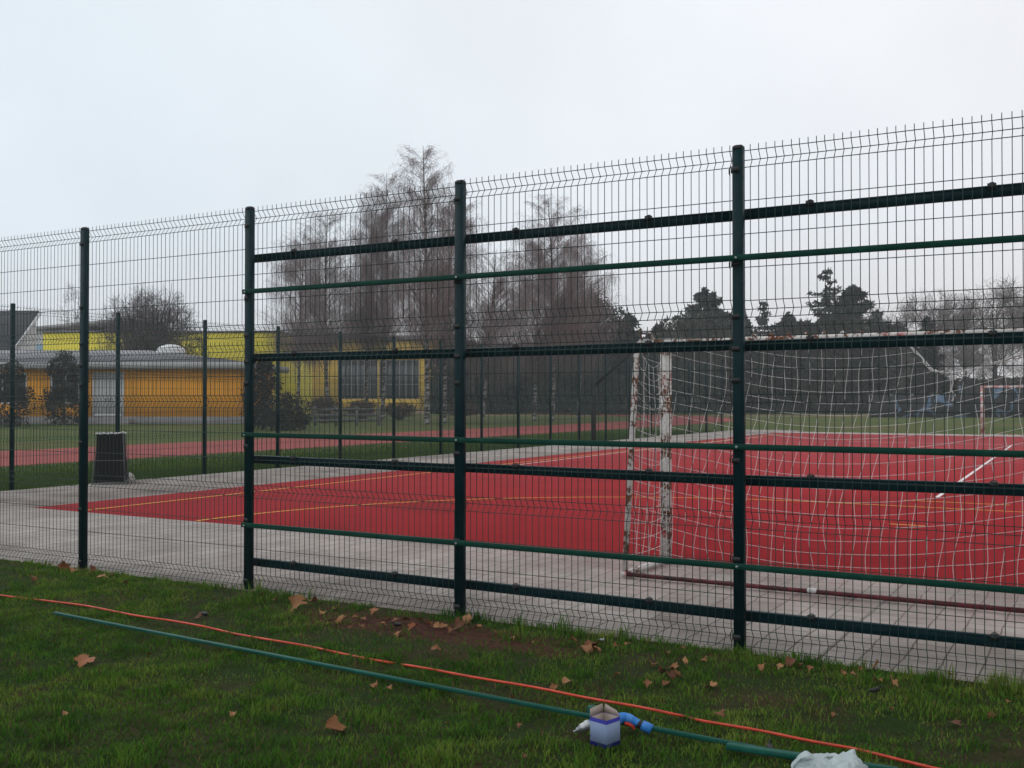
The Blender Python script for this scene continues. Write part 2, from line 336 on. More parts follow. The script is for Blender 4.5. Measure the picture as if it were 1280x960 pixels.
def panel(V, H, width, name, parent, r=.0024, mat='wire'):             # local: x along the fence from 0, y away, z up
    b = MB(); xs = np.linspace(.012, width - .012, 41)
    P = np.zeros((41, len(V), 3)); P[:, :, 0] = xs[:, None]; P[:, :, 1] = V[None, :, 1]; P[:, :, 2] = V[None, :, 0]
    P[:, :, 1] += (rng.normal(0, .0012, (41, 1))); P[:, :, 0] += rng.normal(0, .0012, (41, 1))
    b.strands(P, r, 4)
    Q = np.zeros((len(H), 2, 3))
    for i, (z, y) in enumerate(H): Q[i, :, 2] = z; Q[i, :, 1] = y - .005; Q[i, 0, 0] = 0; Q[i, 1, 0] = width
    b.strands(Q, r * 1.1, 4); return b.build(name, M[mat], parent)

def post_mb(h=3.0, wx=.064, wy=.05, z0=0.0):
    b = MB(); b.bar((0, 0, z0), (0, 0, h), wx, wy, .0035, (0, 1, 0)); return b
def cap_mb(h=3.0, wx=.064, wy=.054):
    b = MB(); b.bar((0, 0, h - .012), (0, 0, h + .008), wx, wy, .008, (0, 1, 0)); b.bar((0, 0, h + .008), (0, 0, h + .014), wx - .014, wy - .014, .006, (0, 1, 0)); return b
def clip_mb():
    b = MB(); b.box(-.045, -.026, -.012, .03, -.016, .016, .004); b.box(-.030, .012, -.0305, -.0262, -.016, .016, .001)
    b.strands(np.array([(-.052, .0, -.03), (-.062, .012, -.01), (-.062, .012, .012), (-.05, .02, .032)]), .0035, 5); return b
CLIPZ = [.075, .53, 1.12, 1.62, 1.80, 1.99, 2.30, 2.87]
fence = thing('mesh_fence', 'tall green welded mesh fence with cross rails, nearest to the viewer along the lawn', 'fence', (0, FB, 0))
first = {}
for i, a in enumerate(PA):
    if not first:
        p = post_mb(3.0, z0=-.12).build('post', M['green'], fence); c = cap_mb().build('cap', M['black'], p); first = dict(p=p, c=c)
        q = clip_mb().build('clip', M['black'], p); q.location = (0, 0, CLIPZ[0]); first['q'] = q
        bb = MB(); bb.lathe([(0.0001, -.002), (.006, -.002), (.006, .003), (.003, .005), (.0001, .005)], (0, -.0305, 0), 8, (0, -1, 0)); first['b'] = None
        for zc in CLIPZ[1:]: inst(q, 'clip', p, (0, 0, zc))
    else:
        p = inst(first['p'], 'post', fence); inst(first['c'], 'cap', p)
        for zc in CLIPZ: inst(first['q'], 'clip', p, (0, 0, zc + random.Random(i * 31 + int(zc * 100)).uniform(-.015, .015)))
    p.location = (a, 0, 0)
lp = up = None
for i in range(len(PA) - 1):
    x0 = PA[i + 1]
    if lp is None:
        lp = panel(LOWV, LOWH, 1.976, 'wire_panel', fence); up = panel(UPV, UPH, 1.976, 'wire_panel', fence); lp.location = up.location = (x0 + .003, .028, 0)
    else:
        inst(lp, 'wire_panel', fence, (x0 + .003, .028 + .004 * ((i * 7) % 3 - 1), .004 * ((i * 5) % 3 - 1))); inst(up, 'wire_panel', fence, (x0 + .003, .028 + .003 * ((i * 5) % 3 - 1), .006 * ((i * 4) % 3 - 1)))
# thin bright rails bolted across the front of the posts
bolt = None
for z in (2.335, 1.212, .505):
    r_ = MB(); r_.bar((-5.94, -.044, z + .004), (2.05, -.044, z - .004), .022, .036, .002); o = r_.build('rail', M['rail'], fence)
    for a in PA[:5]:
        if bolt is None:
            bm_ = MB(); bm_.lathe([(.0001, -.001), (.008, -.001), (.008, .004), (.004, .007), (.0001, .007)], (0, 0, 0), 8, (0, -1, 0)); bolt = bm_.build('bolt', M['zinc'], o); bolt.location = (a, -.0555, z)
        else: inst(bolt, 'bolt', o, (a, -.0555, z))
# thicker dark rails behind the wires, one per bay
clampm = None
for z, dz in ((2.612, 0), (1.82, .0), (1.012, 0), (.20, 0)):
    for i in range(4):
        xa, xb = PA[i + 1] - .028, PA[i] - .031; j = random.Random(int(z * 100) + i).uniform(-.006, .006)
        r_ = MB(); r_.bar((xa, .075, z + j), (xb, .075, z - j), .030, .064, .004); r_.bar((xa, .0585, z + j + .024), (xb, .0585, z - j + .024), .004, .010, .001); o = r_.build('rail', M['green'], fence)
        for k, t in enumerate((.22, .71)):
            x = xa + (xb - xa) * t
            if clampm is None:
                cb = MB(); cb.box(-.022, .022, -.052, -.020, .010, .042, .005); cb.box(-.012, .012, -.058, -.0525, .016, .034, .002)
                cb.strands(np.array([(-.016, -.03, .040), (-.008, -.03, .048), (.008, -.03, .048), (.016, -.03, .040)]), .003, 6)
                clampm = cb.build('clamp', M['black'], o); clampm.location = (x, .095, z)
            else: inst(clampm, 'clamp', o, (x, .095, z))

side = thing('mesh_fence', 'green mesh fence receding along the left edge of the red court, behind the sack stand', 'fence', (AL - .08, 6.48, 0), R(90))
lp2 = up2 = p2 = c2 = None
SP = 2.09
for k in range(20):
    if p2 is None: p2 = post_mb(3.05, .06, .06, -.12).build('post', M['green'], side); c2 = cap_mb(3.05, .064, .064).build('cap', M['black'], p2); p = p2
    else: p = inst(p2, 'post', side); inst(c2, 'cap', p)
    p.location = (k * SP, 0, 0)
    if k < 19:
        if lp2 is None: lp2 = panel(LOWV, LOWH, SP, 'wire_panel', side, .0026); up2 = panel(UPV, UPH, SP, 'wire_panel', side, .0026); lp2.location = up2.location = (0, .03, .02)
        else: inst(lp2, 'wire_panel', side, (k * SP, .03, .02)); inst(up2, 'wire_panel', side, (k * SP, .03, .02))

# ------------------------------------------------------------------ handball goals
# local frame: x from -1.53 to 1.53, mouth at y = 0, the frame runs back to y = -0.93
GH = 2.0
def pipe(pts, r, n=10):
    b = MB(); b.strands(np.array(pts), r, n, cap=True); return b
def bend(p0, p1, p2, r, n=6):
    p0, p1, p2 = map(np.array, (p0, p1, p2)); d0 = (p0 - p1) / np.linalg.norm(p0 - p1); d1 = (p2 - p1) / np.linalg.norm(p2 - p1)
    a = p1 + d0 * r; c = p1 + d1 * r
    return [tuple((1 - t) ** 2 * a + 2 * t * (1 - t) * p1 + t * t * c) for t in np.linspace(0, 1, n)]
def goal_frame(root, mats, net=True):
    mp, mr, mg = mats
    for s in (-1, 1):
        b = MB(); b.bar((s * GW, 0, 0), (s * GW, 0, GH - .082), .08, .08, .006, (0, 1, 0)); b.build('goal_post', M[mr], root)
        top = [(s * GW, -.042, GH - .035)] + bend((s * GW, -.04, GH - .035), (s * GW, -.66, GH - .02), (s * GW, -.93, .03), .12, 8) + [(s * GW, -.925, .05)]
        pipe(top, .026, 12).build('rear_upright', M[mp], root, True)
        pipe([(s * GW, -.042, .03), (s * GW, -.95, .03)], .025).build('ground_side_bar', M[mp], root, True)
    b = MB(); b.bar((-GW - .04, 0, GH - .04), (GW + .04, 0, GH - .04), .08, .08, .006); b.build('crossbar', M[mr], root)
    pipe([(-GW + .02, -.652, GH - .02), (-.2, -.652, GH - .028), (GW - .02, -.652, GH - .02)], .024, 12).build('rear_top_bar', M[mp], root, True)
    pipe([(-GW + .02, -.93, .03), (-.2, -.93, .028), (GW - .02, -.93, .03)], .018).build('ground_rear_bar', M[mg], root, True)
GLOC = (CX, 8.93, .004)
goal = thing('handball_goal', 'rusty white handball goal with a sagging net just behind the near fence', 'goal', GLOC)
goal_frame(goal, ('goal', 'goal_rusty', 'groundbar'))
lo = pipe([(-GW + .06, -.70, GH), (-GW + .03, -.68, GH + .07), (-GW + .09, -.62, GH + .075), (-GW + .13, -.6, GH + .0)], .009, 8).build('hook', M['goal_red'], goal, True)
rope = pipe([(-.55 + t * .9 + .0, -.652 + .03 * math.cos(t * 40), GH - .02 + .034 * math.sin(t * 40)) for t in np.linspace(0, 1, 90)], .008, 6).build('rope', M['goal_red'], goal, True)
def smooth(x): x = np.clip(x, 0, 1); return x * x * (3 - 2 * x)
def limit(u):                                                            # upper edge of the net: tied to the crossbar, then fallen off
    u = np.asarray(u, float)
    ys = np.interp(u, [0, .04, .60, .70, .755, .80, .90, 1.0], [1.95, 1.915, 1.915, 1.915, 1.72, 1.69, 1.735, 1.83]); return ys
def net_pt(u, j, nj=21):
    u = np.asarray(u, float); j = np.asarray(j, float)
    s = j / (nj - 1); z = 2.06 - .104 * j - .30 * 4 * u * (1 - u) * (1 - .55 * s) - .05 * u * (1 - s)
    z = np.maximum(z, .02 + .02 * np.sin(u * 60 + j)); zl = limit(u); z = np.minimum(z, zl)
    t = np.clip((zl - z) / np.maximum(zl - .03, .1), 0, 1)
    edge = 1 - smooth(np.minimum(u, 1 - u) / .22)
    ytop = -.045 * (1 - edge) - .66 * edge; ytop = np.where(u > .70, ytop - .22 * smooth((u - .7) / .1) * (1 - edge), ytop)
    y = ytop + (-.90 - ytop) * smooth(t * 1.1 + .02) + .015 * np.sin(u * 25 + j * .8)
    x = -GW + .03 + u * (2 * GW - .06) + .010 * np.sin(j * 1.1 + u * 30) + .018 * np.sin(j * .45) * np.sin(u * 5)
    return np.stack([x, y, z], -1)
nb = MB(); NU, NJ = 29, 21
uu = np.linspace(0, 1, 88)
nb.strands(np.stack([net_pt(uu, np.full(88, float(j))) for j in range(-3, NJ)]), .0023, 4)
jj = np.linspace(-3, NJ - 1, 64)
us = (np.arange(NU) + .5) / NU
nb.strands(np.stack([net_pt(np.full(64, u) + .0016 * np.sin(jj * 1.2 + u * 50), jj) for u in us]), .0023, 4)
ue = np.linspace(.69, 1, 40); E = np.stack([-GW + .03 + ue * (2 * GW - .06), net_pt(ue, np.zeros(40))[:, 1], limit(ue)], -1)
nb.strands(E + .008 * np.sin(np.arange(40) * 1.7)[:, None], .0045, 5); nb.strands(E + .010 * np.cos(np.arange(40) * 1.3)[:, None] * np.array((0, .4, 1)), .0035, 5)
kx = net_pt(np.array([.81]), np.array([0.]))[0]
nb.strands(np.array([kx + (0, 0, -.01), kx + (.02, -.01, -.07), kx + (.0, .01, -.13), kx + (.03, 0, -.17), kx + (.01, .01, -.22)]), .007, 6)
ul = np.linspace(.05, .70, 60); tl = net_pt(ul, np.zeros(60)); tl[:, 2] = limit(ul) + .004; tl[:, 2] += .006 * np.sin(ul * 120)
nb.strands(tl, .004, 5)
for s in (-1, 1):                                                          # side nets
    sy = np.linspace(0, 1, 7); sz = np.linspace(0, 1, 15)
    def sp(a_, c_):
        yf = -.045; z = .05 + c_ * 1.88; yb = -.93 + (.93 - .66) * z / 1.98
        y = yf + (yb - yf) * a_; return np.stack([np.full_like(y, s * (GW - .02)) - s * .05 * np.sin(a_ * 3.1) * np.sin(c_ * 3.1), y, z - .16 * np.sin(a_ * 3.14) * c_ ], -1)
    t40 = np.linspace(0, 1, 40)
    nb.strands(np.stack([sp(np.full(40, a_), t40) for a_ in sy]), .0023, 4); nb.strands(np.stack([sp(t40, np.full(40, c_)) for c_ in sz]), .0023, 4)
nb.build('net', M['net'], goal)
tie = MB(); tie.strands(net_pt(np.linspace(0.02, .98, 90), np.full(90, 21.)) * np.array((1, 0, 0)) + np.stack([np.zeros(90), -.93 + .02 * np.sin(np.arange(90) * 1.3 + rng.normal(0, .7, 90)), .030 + .016 * np.sin(np.arange(90) * 1.1 + rng.normal(0, .9, 90))], -1), .0035, 4)
tie.build('lashing', M['groundbar'], goal)
wrap = MB(); wrap.lathe([(.0185, -.035), (.023, -.03), (.021, -.01), (.0235, .01), (.021, .03), (.0185, .035)], (.02, -.93, .034), 10, (1, 0, 0)); wrap.build('tape_wrap', M['net'], goal, True)
fg = at(1227, 41.3)
goal2 = thing('handball_goal', 'small distant red and white handball goal at the far end of the court', 'goal', (fg[0] + GW, fg[1], .004), R(180))
goal_frame(goal2, ('goal_far', 'goal_far', 'goal_far'))

# post with a diagonal arm at the far left of the court
pp = gp(742, 556)
hoop = thing('steel_post', 'thick dark steel post with a diagonal arm at the left edge of the court', 'post', pp, R(YAW))
M['darksteel'] = simple('dark_steel', (.012, .014, .015), .3, 5, .6)
b = MB(); b.bar((0, 0, -.1), (0, 0, 1.98), .15, .15, .012, (0, 1, 0)); b.build('pole', M['darksteel'], hoop)
b = MB(); b.bar((.03, 0, 1.9), (1.27, -.2, 3.05), .07, .09, .01); b.build('arm', M['darksteel'], hoop)
b = MB(); b.box(-.2, .2, -.2, .2, 0, .03, .01); b.build('base_plate', M['darksteel'], hoop)

# sack stand with a black bag
m = NT('black_bin_bag', .5, .18); m.col((.006, .006, .007)); m.bump(m.noise(9, 6, .6, dist=1.2), .9, .03); M['bag'] = m.m
sp_ = gp(139, 604.5)
bin_ = thing('sack_stand', 'black rubbish sack on a flared metal stand beside the left fence', 'bin', sp_, R(YAW + 12))
def sack(): 
    b = MB(); rings = []
    for t in np.linspace(0, 1, 14):
        hw = .258 - .040 * t; z = .04 + .83 * t; n = 40; pts = []
        for k in range(n):
            an = 2 * math.pi * k / n; c, s = math.cos(an), math.sin(an); q = 1 / max(abs(c), abs(s)); q = min(q, 1.28)
            w = hw * (1 + .03 * math.sin(k * 1.9 + t * 5) + .02 * math.sin(k * 3.7 - t * 9)) - (.02 if t < .05 else 0)
            pts.append((c * q * w * 1.0, s * q * w * .8, z))
        rings.append(pts + [pts[0]])
    b.sheet(np.array(rings)); b.add(rings[0][:-1], [list(range(40))[::-1]]); b.add([(x * .97, y * .97, z - .06) for x, y, z in rings[-1][:-1]], [list(range(40))]); return b
sack().build('sack', M['bag'], bin_, True)
b = MB()
for sx in (-1, 1):
    for sy in (-1, 1): b.strands(np.array([(sx * .27, sy * .215, 0), (sx * .230, sy * .182, .88)]), .007, 6)
b.strands(np.array([(-.285, -.23, .012), (.285, -.23, .012), (.285, .23, .012), (-.285, .23, .012), (-.285, -.23, .012)]), .008, 6); b.strands(np.array([(-.275, -.222, .42), (.275, -.222, .42)]), .005, 6)
b.build('frame', simple('dull_steel', (.13, .13, .135), .3, 20, .6), bin_)
b = MB(); t = np.linspace(0, 1, 60); e = np.array([(-.225, -.18), (.225, -.18), (.225, .18), (-.225, .18), (-.225, -.18)])
P = np.stack([np.interp(t * 4, range(5), e[:, 0]), np.interp(t * 4, range(5), e[:, 1]), .885 + .008 * np.sin(t * 90) + .03 * np.exp(-((t - .27) / .04) ** 2)], -1)
b.strands(P, .011, 6); b.build('rim', simple('pale_rim', (.5, .52, .54), .3, 40, .5), bin_)
gp_ = gp(160, 601)
st_ = MB(); th = np.linspace(0, math.pi, 8); st_.lathe([(.13, 0), (.13, .05), (.10, .12), (.05, .15), (.001, .155)], gp_, 9); tag(st_.build('stone', simple('pale_stone', (.32, .31, .29), .3, 9, .9, bump=.5)), 'pale grey lump of stone at the foot of the black sack', 'stone')

# ------------------------------------------------------------------ buildings beyond the track (local x = to the right, y = away)
def bld(name, label, cat, X, Z): return thing(name, label, cat, W(X, Z), R(YAW))
def pxX(u, Z): return (u - 640) * Z / F
def siding(name, c, step, var=.12):
    m = NT(name, .65, .3); x, y, z = m.sep(); w = m.math('SINE', m.math('MULTIPLY', x, 2 * math.pi / step)); n = m.noise(.7, 6)
    c = np.array(c); m.col(m.mix(m.ramp(w, [(.0, .0), (.12, .0), (.2, .0)]), m.ramp(n, [(.3, tuple(c * (1 - var))), (.7, tuple(c * (1 + var)))]), (0, 0, 0)))
    m.bump(m.ramp(w, [(.0, 0.0), (.3, 1.0)]), .8, .03); return m.m
M['orange'] = siding('orange_siding', (.84, .36, .014), .6); M['lime'] = siding('lime_panels', (.70, .60, .045), 1.2, .06); M['ochre'] = siding('ochre_render', (.56, .36, .03), 3.0, .12)
M['fascia'] = simple('grey_fascia', (.36, .36, .37), .12, 1, .6); M['flatroof'] = simple('grey_roof', (.20, .20, .215), .18, .6, .8)
M['slate'] = simple('dark_slate', (.05, .055, .06), .25, 1.5, .8); M['whitewall'] = simple('pale_render', (.50, .50, .50), .15, .8, .8)
M['plinth'] = simple('plinth', (.24, .23, .23), .2, 1.2, .9); M['whiteframe'] = simple('white_frame', (.62, .63, .64), .08, 3, .5)
m = NT('dark_glass', .12, .5); m.col((.02, .023, .027)); M['glass'] = m.m
M['bluewall'] = simple('pale_blue_wall', (.22, .33, .42), .1, 1, .7); M['redpaint'] = simple('red_paint', (.42, .07, .04), .2, 2, .6)
Z0 = 63.0; XL, XR = pxX(-60, Z0), pxX(299, Z0)
pav = bld('pavilion', 'long low orange pavilion with a grey hipped roof and white double door', 'building', XL, Z0); wl = XR - XL
def lx(u, Z=Z0): return pxX(u, Z) - XL
ops = [(lx(-30), lx(34), 1.15, 3.05, 'window'), (lx(62), lx(100), 1.15, 3.05, 'window'), (lx(115), lx(155), .42, 3.1, 'door')]
b = MB(); x = 0
for (a, c, z0, z1, k) in ops:
    b.box(x, a, 0, .3, .40, 3.3, .002); 
    if z0 > .45: b.box(a, c, 0, .3, .40, z0, .002)
    b.box(a, c, 0, .3, z1, 3.3, .002); x = c
b.box(x, wl, 0, .3, .40, 3.3, .002); b.box(0, .3, .302, 9, .40, 3.3, .002); b.box(wl - .3, wl, .302, 9, .40, 3.3, .002); b.box(.302, wl - .302, 8.7, 9, .4, 3.3, .002)
b.build('wall', M['orange'], pav)
b = MB(); b.box(-.04, wl + .04, -.04, 9.04, -.3, .398, .01); b.build('plinth', M['plinth'], pav)
b = MB(); b.box(lx(111), lx(168), -.9, -.045, -.3, .30, .02); b.box(lx(109), lx(170), -1.3, -.905, -.3, .14, .02); b.build('step', M['plinth'], pav)
for (a, c, z0, z1, k) in ops:
    b = MB(); t = .12; b.box(a, a + t, .03, .2, z0, z1, .005); b.box(c - t, c, .03, .2, z0, z1, .005); b.box(a + t, c - t, .03, .2, z1 - t, z1, .005); b.box(a + t, c - t, .03, .2, z0, z0 + t, .005); b.box((a + c) / 2 - .05, (a + c) / 2 + .05, .03, .2, z0 + t, z1 - t, .005)
    o = b.build('door_frame' if k == 'door' else 'window', M['whiteframe'], pav)
    b = MB(); 
    if k == 'door':
        for q in (0, 1):
            xa = a + t if q == 0 else (a + c) / 2 + .05; xb = (a + c) / 2 - .05 if q == 0 else c - t
            b = MB(); b.box(xa, xb, .10, .16, z0 + t, z1 - t, .004); 
            for i in range(1, 4): b.box(xa + (xb - xa) * i / 4 - .02, xa + (xb - xa) * i / 4 + .02, .085, .10, z0 + .3, z1 - .3, .004)
            d = b.build('door', M['whiteframe'], pav)
            b = MB(); hx = (a + c) / 2 + (-.14 if q == 0 else .14); b.box(hx - .02, hx + .02, .05, .085, 1.3, 1.5, .006); b.build('handle', M['darksteel'], d)
    else: b.box(a + t, c - t, .10, .13, z0 + t, z1 - t, .002); b.build('pane', M['glass'], o)
b = MB(); b.box(-.9, wl + .9, -.9, 9.9, 3.28, 3.68, .02); b.build('fascia', M['fascia'], pav)
b = MB(); q = [(-.85, -.85, 3.681), (wl + .85, -.85, 3.681), (wl + .85, 9.85, 3.681), (-.85, 9.85, 3.681), (-.85 , 4.5, 4.62), (wl - 7.0, 4.5, 4.62)]
b.add(q, [[(0, 1, 5, 4), (2, 3, 4, 5)], [(1, 2, 5)], [(3, 0, 4)], [(0, 3, 2, 1)]]); roof = b.build('roof', M['flatroof'], pav)
b = MB(); t = np.linspace(0, 1, 8); b.lathe(np.stack([.85 * np.cos(t * 1.5) + .02, .18 + .42 * np.sin(t * 1.55)], -1).tolist(), (lx(216, 67), 3.6, 4.35), 18); b.lathe([(.9, 0), (.9, .18), (.86, .2)], (lx(216, 67), 3.6, 4.33), 18); b.build('skylight', M['whiteframe'], roof, True)

Z1 = 86.0; X1 = pxX(53, Z1); w1 = pxX(349, Z1) - X1
hall = bld('sports_hall', 'bright lime yellow flat-roofed hall rising behind the orange pavilion', 'building', X1, Z1)
b = MB(); b.box(0, w1, 0, 14, -.3, 6.95, .02); b.build('wall', M['lime'], hall)
b = MB(); b.box(-.1, w1 + .1, -.1, 14.1, 6.952, 7.1, .02); b.build('roof', M['flatroof'], hall)
b = MB(); b.box(-1.0, -.004, 0, 6, -.3, 6.0, .02); b.build('stair_wall', M['bluewall'], hall)
b = MB(); b.box(-1.9, 1.0, -.3, -.01, 4.3, 4.9, .02); b.build('sign_panel', M['redpaint'], hall)
ZB = 100.0; XB = pxX(40, ZB)
ann = bld('grey_roofed_hall', 'distant hall with a shallow pale grey roof behind the lime yellow one', 'building', XB, ZB)
b = MB(); b.box(0, 9, 0, 12, -.3, 8.0, .02); b.build('wall', M['whitewall'], ann)
b = MB(); b.add([(-.3, -.3, 8.0), (9.3, -.3, 8.9), (9.3, 12.3, 8.9), (-.3, 12.3, 8.0), (-.3, -.3, 8.35), (9.3, -.3, 9.25), (9.3, 12.3, 9.25), (-.3, 12.3, 8.35)], [[(0, 3, 2, 1), (4, 5, 6, 7), (0, 1, 5, 4), (1, 2, 6, 5), (2, 3, 7, 6), (3, 0, 4, 7)]]); b.build('roof', M['fascia'], ann)

Z2 = 74.0; XH = pxX(40, Z2)
hou = bld('house', 'house with a steep dark slate roof at the far left behind the pavilion', 'building', XH, Z2)
b = MB(); b.add([(-11, -4, -.2), (0, -4, -.2), (0, .6, -.2), (-11, .6, -.2), (-11, -4, 4.3), (0, -4, 4.3), (0, .6, 7.6), (-11, .6, 7.6)], [[(0, 1, 5, 4), (1, 2, 6, 5), (2, 3, 7, 6), (3, 0, 4, 7), (4, 5, 6, 7)]]); b.build('wall', M['whitewall'], hou)
b = MB(); b.bar((-11.3, -1.75, 6.03), (.2, -1.75, 6.03), 5.9, .16, .01, (0, -3.3, 4.6)); b.build('roof', M['slate'], hou)
b = MB(); b.bar((.26, -4.2, 4.12), (.26, .72, 7.66), .1, .24, .01, (0, -.58, .81)); b.build('verge_board', M['whiteframe'], hou)

Z3 = 142.0; X3 = pxX(338, Z3); w3 = pxX(556, Z3) - X3
sch = bld('school_building', 'ochre yellow school block with long dark window bands behind the birches', 'building', X3, Z3)
def l3(u): return pxX(u, Z3) - X3
wins = [(l3(422), l3(472)), (l3(474), l3(524))]; zlo, zhi = hh(499, Z3), hh(450, Z3); ht = 9.6
b = MB(); x = 0
for a, c in wins:
    b.box(x, a, 0, .4, -.3, ht, .005); b.box(a, c, 0, .4, -.3, zlo, .005); b.box(a, c, 0, .4, zhi, ht, .005); x = c
b.box(x, w3, 0, .4, -.3, ht, .005); b.box(0, .4, .402, 12, -.3, ht, .005); b.box(w3 - .4, w3, .402, 12, -.3, ht, .005); b.build('wall', M['ochre'], sch)
for a, c in wins:
    b = MB(); n = 6
    for i in range(n + 1): x = a + .06 + (c - a - .12) * i / n; b.box(x - .06, x + .06, .12, .25, zlo, zhi, .005)
    for z in (zlo + .06, (zlo * .62 + zhi * .38), zhi - .06): b.box(a + .12, c - .12, .13, .24, z - .05, z + .05, .004)
    o = b.build('window', simple('grey_mullion', (.2, .2, .21), .1, 2), sch); b = MB(); b.box(a, c, .3, .34, zlo, zhi, .002); b.build('pane', M['glass'], o)
b = MB(); b.box(-.2, w3 + .2, -.5, 12.2, ht + .002, ht + .5, .02); b.build('roof', M['flatroof'], sch)
b = MB(); b.box(l3(546), l3(552), -.08, -.005, 1.2, 3.2, .01); b.build('notice_panel', M['redpaint'], sch)

Z4 = 112.0; c4 = at(668, Z4); mat_ = thing('equipment_shed', 'low pale grey box-shaped equipment store beyond the running track', 'shed', c4, R(YAW))
b = MB(); b.box(-2.9, 2.9, 0, 2, -.2, 1.15, .05); b.build('wall', M['fascia'], mat_); b = MB(); b.box(-3.0, 3.0, -.1, 2.1, 1.152, 1.25, .03); b.build('lid', M['flatroof'], mat_)
# graffiti wall in front of the woods at the right
Z5 = 84.0; x5a, x5b = pxX(1090, Z5), pxX(1300, Z5)
gwall = bld('graffiti_wall', 'dark wall with pale blue painted patches behind the far goal', 'wall', x5a, Z5)
m = NT('graffiti', .8, .2); x, y, z = m.sep(); f = m.noise(.75, 4, .5, dist=1.5); g = m.noise(2.2, 3)
m.col(m.mix(m.ramp(f, [(.60, 0.0), (.63, .85)]), m.ramp(g, [(.3, (.012, .013, .015)), (.7, (.035, .035, .038))]), m.ramp(g, [(.3, (.05, .10, .17)), (.6, (.13, .20, .29))]))); M['graffiti'] = m.m
b = MB(); L5 = x5b - x5a; b.box(0, L5 * .52, 0, .3, -.3, 1.75, .02); b.box(L5 * .52 + .004, L5, 0, .3, -.3, 2.55, .02); b.build('panel', M['graffiti'], gwall)
b = MB(); 
for i in range(9): b.box(i * L5 / 8 - .1, i * L5 / 8 + .1, .305, .5, -.3, 1.9, .02)
b.build('buttress', M['plinth'], gwall)

# ------------------------------------------------------------------ trees
m = NT('birch_bark', .85, .15); x, y, z = m.sep(); mp = m.n('ShaderNodeMapping'); mp.inputs['Scale'].default_value = (2, 2, 5); m.L(m.co(), mp.inputs[0])
m.col(m.mix(m.ramp(m.noise(1.2, 6, .65, vec=mp.outputs[0]), [(.44, 0.0), (.54, 1.0)]), (.30, .28, .27), (.035, .03, .028))); M['birchbark'] = m.m
m = NT('twigs', .9, .1); m.col(m.attr()); M['twig'] = m.m
M['bark'] = simple('bark', (.045, .036, .032), .35, 3, .95); 
m = NT('needles', .85, .15); m.col(m.attr()); M['needle'] = m.m

def bez(p0, p1, p2, n): t = np.linspace(0, 1, n)[:, None]; return (1 - t) ** 2 * p0 + 2 * t * (1 - t) * p1 + t * t * p2
def birch(name, label, loc, H, cr, seed, leanx=0.0, twigs=9000, base=.16, group=None, hue=0.):
    g = np.random.default_rng(seed); t_ = thing(name, label, 'tree', loc, R(YAW), group)
    b = MB(); top = np.array((leanx, g.normal(0, .3), H)); tr_ = bez(np.zeros(3) - (0, 0, .2), np.array((leanx * .2 + g.normal(0, .3), g.normal(0, .3), H * .5)), top, 16)
    s = np.linspace(0, 1, 16); b.strands(tr_, base * (1 - s) ** .8 + .012, 8); b.build('trunk', M['birchbark'], t_, True)
    b = MB(); nb_ = 260; f = .36 + .64 * g.uniform(0, 1, nb_) ** .9; env = cr * np.minimum(1, (f - .20) * 3.4) * np.sqrt(np.clip(1 - np.maximum(0, (f - .50) / .54) ** 2.4, 0, 1)) * .97 + .12
    lob = g.uniform(.72, 1.12, 9); an = g.uniform(0, 2 * math.pi, nb_); rad = env * np.sqrt(g.uniform(.06, 1, nb_)) * np.interp(an, np.linspace(0, 6.2832, 9), np.r_[lob[:8], lob[0]])
    def tp(z):
        k = np.clip(z / H * 15, 0, 14.99); k0 = k.astype(int); return tr_[k0] + (tr_[k0 + 1] - tr_[k0]) * (k - k0)[:, None]
    zc = f * H; ctr = tp(zc); ctr[:, 0] += np.cos(an) * rad; ctr[:, 1] += np.sin(an) * rad; ctr[:, 2] = zc
    root = tp(np.maximum(zc - .45 * rad - .10 * H * (1 - f) - .25, H * .12)); mid = root + (ctr - root) * np.array((.45, .45, .72)); tt = np.linspace(0, 1, 9)[None, :, None]
    LB = (1 - tt) ** 2 * root[:, None] + 2 * tt * (1 - tt) * mid[:, None] + tt ** 2 * ctr[:, None]; LB[:, 1:] += g.normal(0, .05, (nb_, 8, 3))
    lr = (.030 * (1 - f) + .008)[:, None] * np.linspace(1, .35, 9)[None]; b.strands(LB, np.maximum(lr, .006), 4, col=np.array((.17, .145, .142)) * g.uniform(.5, 1.3, (nb_, 1)))
    wt = g.gamma(1.1, 1, nb_) + .15; nt_ = twigs; si = g.choice(nb_, nt_, p=wt / wt.sum()); fi = f[si]
    k = g.integers(4, 9, nt_); P0 = LB[si, k] + g.normal(0, 1, (nt_, 3)) * (.10 + .28 * (1 - fi))[:, None]; an2 = g.uniform(0, 6.2832, nt_)
    l3_ = (g.gamma(4, .25, nt_)) * (.35 + 1.35 * (1 - fi) ** .8) * H / 15; out = g.uniform(.05, .38, nt_) * np.minimum(l3_ + .3, 1.1); D = np.stack([np.cos(an2) * out, np.sin(an2) * out, 0 * out], -1); tt = np.linspace(0, 1, 6)[None, :, None]
    tip = np.clip((fi - .82) * 5, 0, 1)[:, None]; dz = l3_[:, None] * (.30 * tt[..., 0] - (1.2 - 1.0 * tip) * tt[..., 0] ** 1.5); T = P0[:, None] + D[:, None] * tt + np.stack([0 * dz, 0 * dz, dz], -1)
    T[:, :, :2] += np.cumsum(g.normal(0, .018, (nt_, 6, 2)), 1)
    c = np.array((.205 + hue, .158, .158)) * g.uniform(.6, 1.3, (nt_, 1)); b.strands(T, np.linspace(.0062, .0036, 6), 3, col=c)
    return b.build('crown', M['twig'], t_), t_
